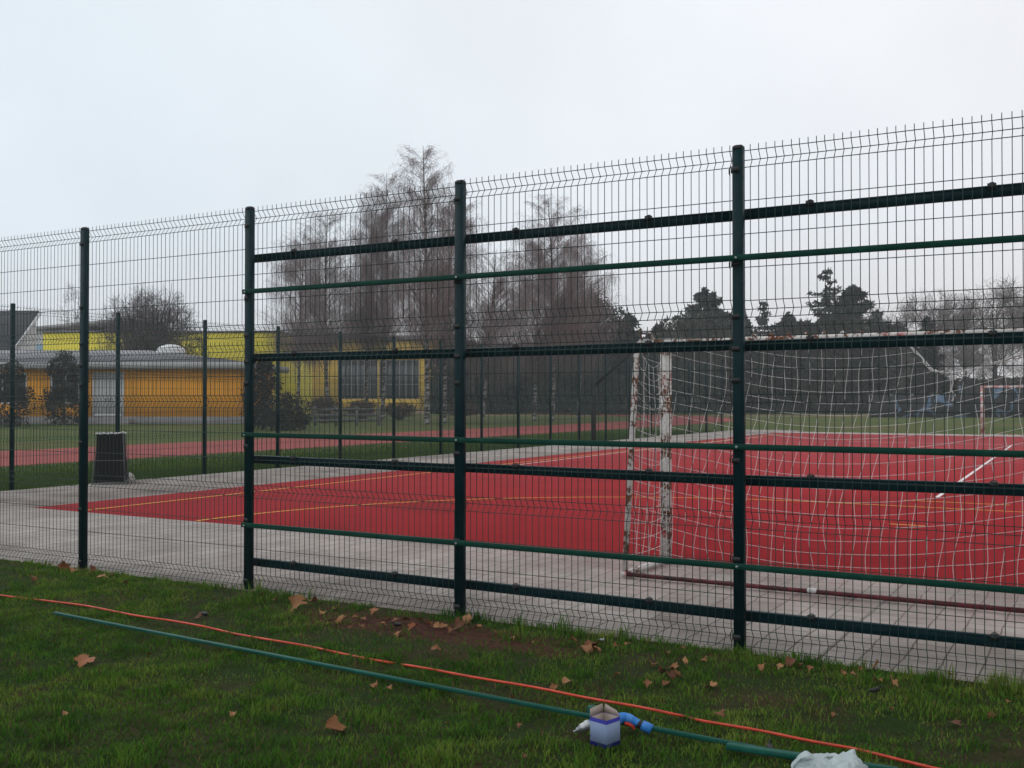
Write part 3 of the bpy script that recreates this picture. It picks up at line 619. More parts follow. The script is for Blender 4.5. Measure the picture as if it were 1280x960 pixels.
birches = [
 (410, 76, 262, 3.2, .0, 'white-trunked birch with a broad drooping crown, first from the left behind the fence', .15),
 (372, 84, 285, 2.9, .4, 'slim drooping birch with its trunk behind the dark shrub at the pavilion end', .12),
 (458, 79, 232, 2.8, .6, 'slender birch whose dark trunk stands before the left school window band', .14),
 (478, 79, 214, 3.0, .2, 'tall birch with a dense upper crown close beside the slender one', .17),
 (534, 62, 178, 2.3, -.2, 'tallest birch, its thin crown reaching far above the near fence', .17),
 (556, 66, 240, 2.4, .5, 'birch with a white trunk against the right end of the ochre school', .13),
 (602, 64, 312, 2.8, .6, 'short birch with a pale trunk just right of the middle fence post', .12),
 (668, 72, 300, 3.3, .3, 'birch with a spreading reddish crown behind the grey equipment store', .14),
 (690, 72, 242, 3.4, -.2, 'tall birch with a pointed reddish crown right of the middle fence post', .16),
 (722, 76, 292, 2.6, .2, 'slim birch at the right edge of the birch grove, next to the round dark tree', .12)]
for i, (u, Z, vt, cr, ln, lab, bs) in enumerate(birches):
    birch('birch_tree', lab, at(u, Z, -.03), hh(vt, Z), cr * 1.34, 40 + i, ln * 1.5, 8800 if i != 4 else 7000, bs, 'birches beyond the running track', (i % 3) * .01)

def bare(name, label, loc, H, spread, seed, stems=1, nl=4, dens=1.0, col=(.06, .048, .046), group=None, thin=1.0, wmin=.008, upw=.55):
    g = np.random.default_rng(seed); t_ = thing(name, label, 'tree', loc, R(YAW), group); tb, cb = MB(), MB()
    segs = []
    for s in range(stems):
        an = 2 * math.pi * s / max(stems, 1) + g.uniform(-.5, .5); d = np.array((math.cos(an), math.sin(an), 0)) * (spread * .55 if stems > 1 else .3)
        p0 = d * .06; L = bez(p0 + (0, 0, -.2), p0 + d * .35 + (0, 0, H * .35), d * g.uniform(.7, 1.1) + (0, 0, H * g.uniform(.62, .8)), 12); segs.append(L)
        tb.strands(L, np.linspace(.2 * thin / math.sqrt(stems) + .06, .03, 12), 7)
    tb.build('trunk', M['bark'], t_, True); par = np.array(segs); lens = H * .42; rad = .04 * thin
    counts = [int(14 * dens), 6, 6, 5][:nl]
    for lev in range(nl):
        n = len(par) * counts[lev] if lev else max(int(34 * dens), len(par) * counts[0]); pi = g.integers(0, len(par), n); lo = 3 if lev == 0 else 1; m_ = par.shape[1]
        ti = g.uniform(lo, m_ - 1.01, n); k = ti.astype(int); fr = (ti - k)[:, None]; P0 = par[pi, k] * (1 - fr) + par[pi, k + 1] * fr
        tan = par[pi, k + 1] - par[pi, k]; tan /= np.linalg.norm(tan, axis=1, keepdims=True) + 1e-9
        D = tan * .55 + g.normal(0, .55, (n, 3)); D[:, 2] += upw * (.6 if lev == 0 else .35); D /= np.linalg.norm(D, axis=1, keepdims=True)
        l = lens * g.uniform(.5, 1.1, n) * (spread / H * 1.3 + .35); E = P0 + D * l[:, None]
        q_ = (np.hypot(E[:, 0], E[:, 1]) / spread) ** 2 + (np.maximum(E[:, 2] - H * .45, 0) / (H * .55)) ** 2; ok = (q_ < g.uniform(.75, 1.05, n)) & (E[:, 2] > H * .12); P0, D, l, E = P0[ok], D[ok], l[ok], E[ok]; n = len(P0)
        C = P0 + D * l[:, None] * .5 + (0, 0, 1) * (g.uniform(-.12, .02, n) * l)[:, None]; tt = np.linspace(0, 1, 6)[None, :, None]
        Pn = (1 - tt) ** 2 * P0[:, None] + 2 * tt * (1 - tt) * C[:, None] + tt ** 2 * E[:, None]; Pn[:, 1:] += g.normal(0, .012, (n, 5, 3)) * l[:, None, None]
        Pn[..., 2] = np.minimum(Pn[..., 2], H + .25 * np.sin(Pn[..., 0] * 3) * 1.0)
        cb.strands(Pn, np.linspace(max(rad, wmin), max(rad * .4, wmin * .6), 6), 3, col=np.array(col) * (1 + .4 * lev) * g.uniform(.65, 1.2, (n, 1))); par = Pn; lens *= .52; rad *= .42
    cb.build('crown', M['twig'], t_); return t_
bare('bare_tree', 'round multi-stemmed leafless tree behind the pavilion roof', at(186, 77, -.03), hh(342, 77), 4.7, 3, 11, 4, .75, (.070, .058, .060), thin=1.0)
bare('bare_tree', 'small thin leafless tree right of the round one, above the lime hall', at(240, 80, -.03), hh(392, 80), 1.6, 5, 2, 3, 1.0)
rb = [(1165, 100, 348, 4.2), (1205, 104, 360, 3.6), (1243, 96, 336, 4.4), (1283, 100, 330, 4.6), (1330, 98, 335, 4.6), (1128, 112, 372, 3.0), (1095, 114, 362, 2.6)]
labs = ['leafless tree with a pale wide crown right of the tall spruce', 'leafless tree with a low crown between two taller bare ones', 'leafless tree with a tall spread crown above the far goal', 'leafless tree with the highest crown at the right edge', 'leafless tree beyond the right edge of the view', 'small leafless tree behind the thin dark conifer', 'slim leafless tree just right of the ragged dark pine']
for i, (u, Z, vt, sp_) in enumerate(rb):
    bare('bare_tree', labs[i], at(u, Z, -.03), hh(vt, Z), sp_ * 1.3, 60 + i, 1, 4, 1.1, (.085, .072, .070), 'leafless trees beyond the far goal', 1.0, .011, .5)

def needle_mass(g, cen, rad, n, size, col, b):
    """many small leaf-sized triangles spread through clumps; cen (k,3), rad (k,) or (k,3)"""
    k = g.integers(0, len(cen), n); v = g.normal(0, 1, (n, 3)); v /= np.linalg.norm(v, axis=1, keepdims=True) + 1e-9
    r = g.uniform(.35, 1, n) ** .5; rr = np.asarray(rad)[k]; P = cen[k] + v * r[:, None] * (rr if rr.ndim == 2 else rr[:, None])
    d1 = g.normal(0, 1, (n, 3)); d1[:, 2] -= .3; d1 /= np.linalg.norm(d1, axis=1, keepdims=True); d2 = np.cross(d1, g.normal(0, 1, (n, 3))); d2 /= np.linalg.norm(d2, axis=1, keepdims=True) + 1e-9
    s = size * g.uniform(.6, 1.4, n)[:, None]; V = np.stack([P - d2 * s * .28, P + d2 * s * .28, P + d1 * s], 1)
    c = np.array(col) * (g.uniform(.35, 1.7, (len(cen), 1))[k]) * g.uniform(.75, 1.25, (n, 1))
    b.add(V.reshape(-1, 3), [np.arange(3 * n).reshape(n, 3)], np.repeat(c, 3, 0))
def conifer(name, label, loc, H, rad, seed, kind='spruce', n=6500, group=None, size=.26, col=(.022, .030, .022)):
    g = np.random.default_rng(seed); t_ = thing(name, label, 'tree', loc, R(YAW), group); b = MB(); tr_ = bez(np.array((0, 0, -.3)), np.array((g.normal(0, .15), 0, H * .5)), np.array((g.normal(0, .2), 0, H * .99)), 10)
    b.strands(tr_, np.linspace(.03 * H * .5 + .05, .02, 10), 7); b.build('trunk', M['bark'], t_, True)
    b = MB(); C, Rr = [], []
    if kind == 'spruce':
        z = H * .06
        while z < H * .985:
            f = z / H; L = rad * (1 - f) ** .8 + .12; m_ = int(2 + 9 * (1 - f) ** .7)
            for q in range(m_):
                an = g.uniform(0, 6.283); l = L * g.uniform(.6, 1.15)
                for s in np.linspace(.25, 1, max(2, int(l / .45) + 1)):
                    C.append((math.cos(an) * l * s, math.sin(an) * l * s, z - .22 * l * s + .25 * (s ** 3) * l)); qs = min(1, L / .9); Rr.append(((.20 + .16 * (1 - s) + .03 * l) * qs, (.2 + .16 * (1 - s) + .03 * l) * qs, .16 * qs + .03))
                b.strands(np.array([(0, 0, z), (math.cos(an) * l * .6, math.sin(an) * l * .6, z - .13 * l), (math.cos(an) * l, math.sin(an) * l, z + .02 * l)]), np.array([.04, .025, .01]), 3, col=(.03, .025, .022))
            z += H * .035 * g.uniform(.8, 1.3)
        C.append((0, 0, H * .97)); Rr.append((.05, .05, .35))
    elif kind == 'pine':
        for q in range(110):
            f = g.uniform(.12, 1) ** .8; an = g.uniform(0, 6.283); L = rad * min(1, (1.05 - f) * 1.6) ** .8 * min(1, f * 4) * g.uniform(.25, 1.08); z = H * f * .96
            C.append((math.cos(an) * L, math.sin(an) * L, z)); q_ = (g.uniform(.35, .85) * rad * .25 + .2) * min(1, (1.1 - f) * 2.6); Rr.append((q_, q_, q_ * .75))
            b.strands(np.array([(0, 0, z - .25 * L), (math.cos(an) * L * .6, math.sin(an) * L * .6, z - .1 * L), (math.cos(an) * L, math.sin(an) * L, z)]), np.array([.06, .04, .02]), 3, col=(.03, .025, .022))
        C += [(0, 0, H * .955), (0, 0, H * .88), (.1, 0, H * .76), (0, 0, H * .5)]; Rr += [(.16, .16, .5), (.38, .38, .6), (.7, .7, .8), (1, 1, 1)]
    else:                                                             # dense rounded evergreen or shrub
        for q in range(80):
            f = g.uniform(.02, 1); an = g.uniform(0, 6.283); w = rad * (math.sqrt(max(0, 1 - max(0, (f - .45) / .55) ** 2.2)) * (.75 + .25 * min(1, f * 3))); L = w * math.sqrt(g.uniform(.1, 1))
            C.append((math.cos(an) * L, math.sin(an) * L, H * f * .95)); q_ = g.uniform(.2, .36) * rad + .1; Rr.append((q_, q_, q_))
    needle_mass(g, np.array(C), np.array(Rr), n, size, col, b); b.build('crown', M['needle'], t_); return t_
DK = (.024, .031, .025)
cons = [(735, 100, 374, 3.0, 'round', 'round-topped dense dark evergreen at the right edge of the birches'), (787, 112, 394, 1.7, 'pine', 'small dark pine just left of the near goal corner'),
 (880, 112, 360, 3.1, 'pine', 'broad dark pine behind the left half of the near goal'), (925, 118, 384, 2.2, 'pine', 'dark pine hidden behind the right fence post'), (955, 116, 379, 2.3, 'spruce', 'dark conifer just right of the right fence post'), (985, 118, 392, 2.0, 'pine', 'low ragged pine between the conifer and the tall spruce'),
 (1036, 110, 334, 3.6, 'spruce', 'tallest dark spruce with a pointed tip above the goal'), (1068, 112, 357, 2.8, 'pine', 'ragged dark pine leaning against the tallest spruce'), (1102, 116, 400, 2.2, 'spruce', 'low dark spruce right of the ragged pine'), (1160, 98, 398, 1.3, 'spruce', 'thin dark conifer standing alone among leafless trees')]
for i, (u, Z, vt, rd, k, lab) in enumerate(cons): conifer('conifer_tree', lab, at(u, Z, -.03), hh(vt - 3, Z), rd * 1.65, 90 + i, k, 17000, 'dark conifers on the skyline', .34, DK)
proto = None
row = list(range(566, 1180, 22)) + list(range(1190, 1420, 30))
for i, u in enumerate(row):
    Z = 104 + (i * 37 % 9); 
    if i % 4 == 0 or proto is None: proto = o = conifer('evergreen_tree', 'dark evergreen tree in the low wall of trees along the far edge', at(u, Z, -.03), 6.6, 2.1, 130 + i, 'round', 9000, 'low dark evergreens along the far edge', .40, tuple(np.array(DK) * (.7 + .25 * (i // 4 % 4)) * ((1.25, 1, .9) if i // 4 % 2 else (1, 1.1, 1))))
    else: o = copy_tree(proto); o.location = at(u, Z, -.03); o.rotation_euler = (0, 0, i * 1.3)
    vt = 424 + 7 * math.sin(u * .03) if u < 820 else (404 + 8 * math.sin(u * .035) if u < 1120 else 470); s = hh(vt, Z) / 6.6 * (.86 + .22 * ((i * 53 % 17) / 17)); o.scale = (1.3 if u > 1120 else 1.15, 1.1, s)
# dark shrubs in front of the pavilion
sh = [(80, 60, 440, 1.05, 'tall dark irregular shrub in front of the pavilion, left of its white door', 3600), (12, 57, 452, 1.15, 'dark shrub at the far left in front of the pavilion window', 3000), (328, 52, 446, .85, 'tall narrow dark shrub at the right end of the pavilion', 3600), (358, 50, 492, 1.0, 'lower dark shrub just right of the tall narrow one', 2200)]
for i, (u, Z, vt, rd, lab, n) in enumerate(sh): conifer('shrub', lab, at(u, Z, -.04), hh(vt, Z), rd, 200 + i, 'round', n, 'dark shrubs by the pavilion', .16, (.026, .022, .020))
for i, (u, Z, vt, rd, lab) in enumerate([(405, 66, 492, 1.6, 'low brown twiggy bush near the first birch trunk'), (452, 70, 496, 1.5, 'low brown twiggy bush below the left school window band'), (500, 74, 499, 1.6, 'low brown twiggy bush between the paired birches and the tallest one'), (575, 78, 497, 1.7, 'low brown twiggy bush just left of the middle fence post')]):
    bare('bush', lab, at(u, Z, -.04), hh(vt, Z), rd, 220 + i, 7, 3, 1.2, (.06, .042, .034), 'brown bushes under the birches', .5, .012, .3)['category'] = 'bush'
bare('bare_tree', 'thin pale leafless tree above the left fence post, behind the dark roofed house', at(92, 95, -.03), hh(338, 95), 2.0, 300, 1, 4, .9, (.11, .095, .09), None, .7, .009, .35)
bk = MB()
for i in range(3):
    p0, p1 = at(392 + i * 3, 58, .25 + .3 * i), at(478 - i * 5, 60, .25 + .3 * i); bk.strands(np.array([p0, (p0 + p1) / 2, p1]), .08, 7, cap=True)
for u in (394, 420, 446, 474): q = at(u, 59, 0); bk.strands(np.array([q - (0, 0, .2), q + (0, 0, 1.05)]), .09, 7, cap=True)
tag(bk.build('barrier', simple('grey_wood', (.10, .095, .09), .3, 3, .9)), 'low grey post-and-rail barrier on the grass beyond the track', 'barrier')

# ------------------------------------------------------------------ lawn blades (uncountable)
def vnoise(a, b, s, seed):
    g = np.random.default_rng(seed); T = g.uniform(0, 1, (64, 64)); x = np.asarray(a) * s; y = np.asarray(b) * s; i = np.floor(x).astype(int); j = np.floor(y).astype(int); u = x - i; v = y - j
    u = u * u * (3 - 2 * u); v = v * v * (3 - 2 * v); q = lambda di, dj: T[(i + di) % 64, (j + dj) % 64]
    return (q(0, 0) * (1 - u) + q(1, 0) * u) * (1 - v) + (q(0, 1) * (1 - u) + q(1, 1) * u) * v
def blades(n, seed):
    g = np.random.default_rng(seed); X = g.uniform(-8.2, 6.6, n); Z = 2.9 + 9.4 * g.uniform(0, 1, n) ** 1.15
    a = CT * X - ST * Z; b = ST * X + CT * Z
    k = (b < 6.03) & (np.abs(X) < Z * .62 + 2.0); a, b, Z = a[k], b[k], Z[k]
    dens = vnoise(a, b, 2.2, 1) * .5 + vnoise(a, b, 5.5, 2) * .35 + vnoise(a, b, 14, 3) * .15
    keep = g.uniform(0, 1, len(a)) < np.clip((dens - .27) * 4.6, .26, 1) * (1 - .93 * earth(a, b)); a, b, Z, dens = a[keep], b[keep], Z[keep], dens[keep]
    n = len(a); tuft = vnoise(a, b, 9, 5); edge = np.exp(-((6.0 - b) / .13) ** 2) * np.clip(vnoise(a, b, 1.7, 8) * 2.2 - .5, 0, 1) * (a > -6.6) * (1 - earth(a, b))
    h = (.009 + .040 * tuft ** 3 + .013 * dens) * g.uniform(.55, 1.35, n) * (1 + 1.9 * edge); an = vnoise(a, b, 3, 9) * 9 + g.normal(0, 2.4, n); lean = g.uniform(.25, 1.25, n) * h * (1 - .4 * edge)
    dx, dy = np.cos(an), np.sin(an); w = g.uniform(.0013, .0026, n) * (1 + Z * .05); px, py = -dy * w, dx * w; z0 = lawn_h(a, b) - .006
    V = np.zeros((n, 5, 3)); V[:, 0] = np.stack([a - px, b - py, z0], -1); V[:, 1] = np.stack([a + px, b + py, z0], -1)
    mx_, my_ = a + dx * lean * .35, b + dy * lean * .35; V[:, 2] = np.stack([mx_ + px * .8, my_ + py * .8, z0 + h * .62], -1); V[:, 3] = np.stack([mx_ - px * .8, my_ - py * .8, z0 + h * .62], -1); V[:, 4] = np.stack([a + dx * lean, b + dy * lean, z0 + h], -1)
    t = np.clip(vnoise(a, b, 1.3, 11) * .4 + vnoise(a, b, 8, 12) * .6 + g.normal(0, .13, n), 0, 1)[:, None]
    c = np.where(t < .5, (np.array((.018, .062, .008)) * (1 - t * 2) + np.array((.056, .138, .014)) * t * 2), (np.array((.056, .138, .014)) * (2 - 2 * t) + np.array((.155, .205, .034)) * (2 * t - 1)))
    dead = (g.uniform(0, 1, n) < .05 + .15 * (dens < .4))[:, None]; c = np.where(dead, np.array((.13, .09, .04)) * g.uniform(.5, 1.2, (n, 1)), c)
    i = np.arange(n)[:, None] * 5; mb = MB(); mb.add(V.reshape(-1, 3), [i + np.array([0, 1, 2, 3]), i + np.array([3, 2, 4])], np.repeat(c, 5, 0)); return mb
tag(blades(780000, 21).build('grass', M['blade']), kind='stuff')
# scruffy grass tufts along the outer side of the left fence
def far_tufts(n, seed):
    g = np.random.default_rng(seed); a = AL - .05 - g.gamma(1.4, 1.6, n); b = g.uniform(7, 46, n); k = a > -21.3; a, b = a[k], b[k]; n = len(a); h = g.uniform(.03, .09, n); an = g.uniform(0, 6.28, n); w = .012; dx, dy = np.cos(an), np.sin(an)
    V = np.stack([np.stack([a - dy * w, b + dx * w, 0 * a - .05], -1), np.stack([a + dy * w, b - dx * w, 0 * a - .05], -1), np.stack([a + dx * h * .7, b + dy * h * .7, h - .03], -1)], 1)
    t = np.clip(vnoise(a, b, .5, 31) + g.normal(0, .2, n), 0, 1)[:, None]; c = np.array((.040, .075, .015)) * (1 - t) + np.array((.075, .125, .022)) * t
    mb = MB(); mb.add(V.reshape(-1, 3), [np.arange(3 * n).reshape(n, 3)], np.repeat(c, 3, 0)); return mb
tag(far_tufts(90000, 5).build('grass', M['blade']), kind='stuff')

# ------------------------------------------------------------------ things lying on the lawn
def on(u, v, h=0.0): p = gp(u, v, h); p[2] = float(lawn_h(p[0], p[1])) + h; return p
b = MB(); pa, pb_ = on(70, 766, .035), on(955, 934, .035); b.bar(pa, pb_, .024, .018, .002); r1 = b.build('rail', M['lawn_rail']); tag(r1, 'long thin green metal rail lying across the lawn, ending behind the carton', 'rail')
b = MB(); pa, pb_ = on(908, 931, .03), on(1120, 968, .03); b.bar(pa, pb_, .034, .026, .004); tag(b.build('rail', M['lawn_rail']), 'thicker green metal rail on the lawn running under the white plastic bag', 'rail')
m = NT('orange_cord', .45, .35); f = m.noise(14, 5); m.col(m.ramp(f, [(.3, (.36, .035, .016)), (.6, (.55, .055, .022)), (.8, (.62, .10, .05))])); M['cord'] = m.m
cp = [(-60, 732, .03), (0, 743, .03), (60, 750, .016), (110, 757, .022), (165, 767, .034), (215, 775, .03), (258, 783, .026), (290, 790, .012), (330, 797, .032), (385, 807, .03), (440, 818, .034), (488, 827, .03), (500, 829.5, .010), (512, 831, .034), (600, 846, .038), (700, 864, .036), (780, 879, .038), (847, 892, .036), (856, 894, -.006), (868, 897, -.006), (878, 899, .036), (960, 914, .036), (1060, 933, .032), (1180, 961, .034), (1290, 985, .03)]
P = []
for (u, v, h), (u2, v2, h2) in zip(cp[:-1], cp[1:]):
    for t in np.linspace(0, 1, 8)[:-1]: uu_ = u + (u2 - u) * t; P.append(gp(uu_, v + (v2 - v) * t + .5 * math.sin(uu_ * .045), h + (h2 - h) * t - (.010 if uu_ < 500 else .008) + .004 * math.sin(uu_ * .11)))
b = MB(); b.strands(np.array(P), .007, 7); tag(b.build('cord', M['cord'], None, True), 'orange cord stretched across the lawn parallel to the green rail', 'cord')

# small carton of fixings
cpos = on(757.5, 939); cart = thing('carton', 'small open white and blue cardboard carton standing on the lawn', 'carton', (cpos[0], cpos[1], cpos[2] + .022), R(YAW + 40))
cm = NT('printed_card', .7, .25); x, y, z = cm.sep(); band = cm.math('MAXIMUM', cm.math('LESS_THAN', z, .017), cm.math('GREATER_THAN', z, .101))
sp = cm.ramp(cm.noise(38, 2), [(.66, 0.0), (.70, .55)]); base = cm.mix(sp, (.20, .26, .40), (.10, .12, .2)); cm.col(cm.mix(band, base, (.022, .024, .24))); M['card'] = cm.m
M['inner'] = simple('brown_card', (.30, .25, .22), .12, 30, .9); b = MB(); w = .092; t = .002; H = .118
b.box(0, w, 0, t, 0, H, .0006); b.box(0, t, t, w - t, 0, H, .0006); b.box(0, w, w - t, w, 0, H, .0006); b.box(w - t, w, t, w - t, 0, H, .0006); b.box(t, w - t, t, w - t, .001, .003, .0005); b.build('box', M['card'], cart)
for q0, q1, q2, q3 in (((0, w - t, H), (w - t, w - t, H), (w - .004, w + .004, H + .036), (.010, w + .006, H + .030)), ((w - t, 0, H), (w - t, w - t, H), (w + .004, w - .004, H + .036), (w + .003, .022, H + .020))):
    b = MB(); q = np.array([q0, q1, q2, q3], float); o_ = np.array((0, t, 0)) if q0[0] == 0 else np.array((t, 0, 0)); b.add(np.vstack([q, q + o_]), [[(0, 1, 2, 3), (7, 6, 5, 4), (0, 4, 5, 1), (1, 5, 6, 2), (2, 6, 7, 3), (3, 7, 4, 0)]]); b.build('flap', M['inner'], cart)
b = MB(); e = t + .0006; b.box(e, w - e, e, e + .001, .004, H - .001, .0003); b.box(e, w - e, w - e - .001, w - e, .004, H - .001, .0003); b.box(e, e + .001, e + .0012, w - e - .0012, .004, H - .001, .0003); b.box(w - e - .001, w - e, e + .0012, w - e - .0012, .004, H - .001, .0003); b.build('lining', M['inner'], cart)
cart.rotation_euler = (0, 0, R(YAW + 45))

# cordless drill lying behind the carton
dpos = on(757, 918); drill = thing('power_drill', 'blue power drill with a silver chuck lying behind the carton', 'drill', (dpos[0], dpos[1], dpos[2]), R(YAW))
m = NT('blue_plastic', .45, .35); m.col(m.ramp(m.noise(60, 5), [(.3, (.014, .13, .40)), (.6, (.022, .18, .52)), (.8, (.06, .22, .50))])); M['blueplastic'] = m.m; M['redplastic'] = simple('red_plastic', (.45, .03, .02), .15, 20, .45)
def loft(pts, rs, n=16):
    pts = np.array(pts, float); k = len(pts); t = np.linspace(0, k - 1, k * 6); i = np.clip(t.astype(int), 0, k - 2); f = (t - i); e = np.vstack([2 * pts[0] - pts[1], pts, 2 * pts[-1] - pts[-2]]); a, b_, c, d = e[i], e[i + 1], e[i + 2], e[i + 3]; f_ = f[:, None]
    P = .5 * (2 * b_ + (c - a) * f_ + (2 * a - 5 * b_ + 4 * c - d) * f_ ** 2 + (3 * b_ - a - 3 * c + d) * f_ ** 3)
    b = MB(); b.strands(P, np.interp(t, range(k), rs), n, cap=True); return b
loft([(-.072, .0, .050), (-.06, 0, .052), (-.02, .01, .056), (.03, .022, .062), (.066, .028, .067), (.075, .029, .068)], [.018, .025, .028, .027, .025, .017]).build('body', M['blueplastic'], drill, True)
loft([(-.064, 0, .0515), (-.056, .001, .0523)], [.0268, .0272]).build('front_ring', M['black'], drill, True)
hn = loft([(.048, .026, .064), (.080, .03, .071), (.108, .027, .066), (.136, .016, .054), (.160, .004, .044)], [.020, .0225, .020, .0175, .018]); h_ = hn.build('handle', M['blueplastic'], drill, True)
loft([(.094, .029, .069), (.108, .027, .066), (.118, .024, .062)], [.0222, .0212, .0202]).build('grip_band', simple('pale_plastic', (.05, .20, .50), .3, 40, .5), h_, True)
loft([(.146, .011, .050), (.150, .009, .048), (.158, .006, .045), (.161, .005, .044)], [.0182, .0196, .0196, .0186]).build('grip_seam', M['black'], h_, True)
bt = MB(); bt.bar((.162, .004, .044), (.200, -.014, .031), .046, .040, .012); bt.build('battery', M['blueplastic'], drill)
loft([(.085, .014, .050), (.104, .010, .046), (.122, .006, .036), (.124, .004, .024)], [.009, .009, .006, .004], 8).build('trigger', M['redplastic'], drill, True)
b = MB(); ax = np.array((-.8, -.18, -.30)); b.lathe([(.020, 0), (.024, .004), (.024, .022), (.020, .024), (.021, .03), (.019, .048), (.014, .050), (.012, .066), (.006, .068), (.005, .082), (.001, .084)], (-.070, 0, .050), 14, ax)
b.build('chuck', M['zinc'], drill, True)
# plastic bag
bp = on(1034, 988); bagm = NT('white_plastic', .35, .4); bagm.col((.52, .60, .62)); bagm.b.inputs['Transmission Weight'].default_value = 0.0
tr = bagm.n('ShaderNodeBsdfTranslucent'); tr.inputs[0].default_value = (.55, .62, .62, 1); ms = bagm.n('ShaderNodeMixShader'); ms.inputs[0].default_value = .3; bagm.L(bagm.b.outputs[0], ms.inputs[1]); bagm.L(tr.outputs[0], ms.inputs[2]); bagm.L(ms.outputs[0], bagm.out.inputs[0]); bagm.bump(bagm.noise(14, 5, .6, dist=2), .8, .02)
b = MB(); nu, nv = 90, 40; U, Vv = np.meshgrid(np.linspace(0, 2 * math.pi, nu), np.linspace(-1.25, 1.45, nv), indexing='ij')
rx = .150 * np.cos(Vv); x = rx * np.cos(U); y = .60 * rx * np.sin(U); z = .06 + .055 * np.sin(Vv)
wp = lambda s, sd: vnoise(x * s + 40, y * s + z * s * .8 + 40, 1, sd) - .5
x0, y0 = x.copy(), y.copy(); rid = 0
for k_, (sc_, am) in enumerate(((13, .05), (26, .032), (55, .017), (110, .008))):
    xx = x0 + .04 * (vnoise(x0 * 18 + 40, y0 * 18 + 40, 1, 80 + k_) - .5); yy = y0 + .04 * (vnoise(x0 * 18 + 40, y0 * 18 + z * 9 + 40, 1, 90 + k_) - .5)
    rid = rid + am * (1 - 2.6 * np.abs(vnoise(xx * sc_ + 60, yy * sc_ + z * sc_ * .7 + 60, 1, 70 + k_) - .5) ** .8)
rid = rid - rid.mean(); rr_ = np.sqrt((x / .15) ** 2 + (y / .09) ** 2)
x = x * (1 + rid * 2.4); y = y * (1 + rid * 3.0); z = np.maximum(z * .86 + rid * .26 * np.clip(1.3 - rr_ * .4, .3, 1) + .028 * np.exp(-((x0 - .10) / .035) ** 2) * (Vv > -.3), .002 + .006 * np.sin(x * 70) ** 2)
lt = np.linspace(-.15, math.pi + .25, 26); lw = np.linspace(-1, 1, 7); LX = -.085 + (.050 + .006 * np.sin(lt * 7))[:, None] * np.cos(lt)[:, None] + 0 * lw; LZ_ = .045 + (.072 + .005 * np.sin(lt * 5))[:, None] * np.sin(lt)[:, None] + .006 * np.sin(lw * 5 + lt[:, None] * 3); LY = -.01 + .022 * lw[None, :] * (1 + .4 * np.sin(lt * 4))[:, None] + .01 * np.sin(lt * 3)[:, None]
b.sheet(np.stack([LX, LY, LZ_], -1))
b.sheet(np.stack([x, y, np.maximum(z, .004)], -1)); bg_o = b.build('plastic_bag', bagm.m, None, True); bg_o.location = (bp[0], bp[1], bp[2] + .012); bg_o.rotation_euler = (0, 0, R(YAW - 4)); tag(bg_o, 'crumpled white plastic bag lying over the thicker green rail', 'bag')
c_ = on(740, 886); b = MB(); b.lathe([(.001, .035), (.020, .035), (.024, .030), (.026, .004), (.026, -.01), (.001, -.012)], (0, 0, 0), 16); o = b.build('post_cap', M['lawn_rail'], None, True); o.location = (c_[0], c_[1], c_[2] + .012); tag(o, 'small dark green plastic cap on the grass above the carton', 'cap')

# fallen leaves
m = NT('dry_leaf', .75, .25); tr = m.n('ShaderNodeBsdfTranslucent'); oi = m.n('ShaderNodeObjectInfo'); n_ = m.noise(30, 4)
c1 = m.ramp(oi.outputs['Random'], [(.0, (.10, .040, .022)), (.35, (.20, .085, .035)), (.7, (.32, .17, .08)), (1.0, (.22, .070, .028))]); c2 = m.mix(1, c1, m.ramp(n_, [(.3, (.6, .55, .5)), (.7, (1.15, 1.15, 1.1))]), 'MULTIPLY'); m.col(c2); M['leaf'] = m.m
def leaf_mesh(seed):
    g = np.random.default_rng(seed); n = 60; th = np.linspace(-math.pi, math.pi, n, endpoint=False); r = np.zeros(n)
    for a0, l in ((0, 1.0), (1.0, .86), (-1.0, .86), (2.05, .6), (-2.05, .6)):
        d = np.abs((th - a0 + math.pi) % (2 * math.pi) - math.pi); r = np.maximum(r, l * (1 - .40 * np.clip(d / .5, 0, 1) ** .9))
    r *= 1 + .09 * np.sin(th * 19 + g.uniform(0, 6)); r[np.abs(np.abs(th) - math.pi) < .2] *= .45
    kx, ky, ph = g.uniform(1.0, 3.0), g.uniform(.6, 2.4), g.uniform(0, 6.3); V, rows = [], 6
    for q in range(rows + 1):
        s = q / rows; x = r * s * np.cos(th); y = r * s * np.sin(th); z = .34 * (kx * (y * .9) ** 2 + ky * (x * .8) ** 2 * np.sign(np.cos(ph))) + .10 * np.sin(x * 4 + ph) * np.sin(y * 5 + ph) * s
        V.append(np.stack([x, y, z], -1))
    V = np.array(V); V[..., 2] -= V[..., 2].min(); b = MB(); i = np.arange((rows + 1) * n).reshape(rows + 1, n); j = np.roll(i, -1, 1)
    b.add(V.reshape(-1, 3), [np.stack([i[:-1], j[:-1], j[1:], i[1:]], -1).reshape(-1, 4)]); b.strands(np.array([(-.1, 0, V[0, 0, 2] + .01), (-.5, .05, .10), (-.95, .12, .03)]), .018, 4); return b
LM = []
for s in range(7): o = leaf_mesh(500 + s).build('leaf', M['leaf'], None, True); LM.append(o)
used = [False] * 7
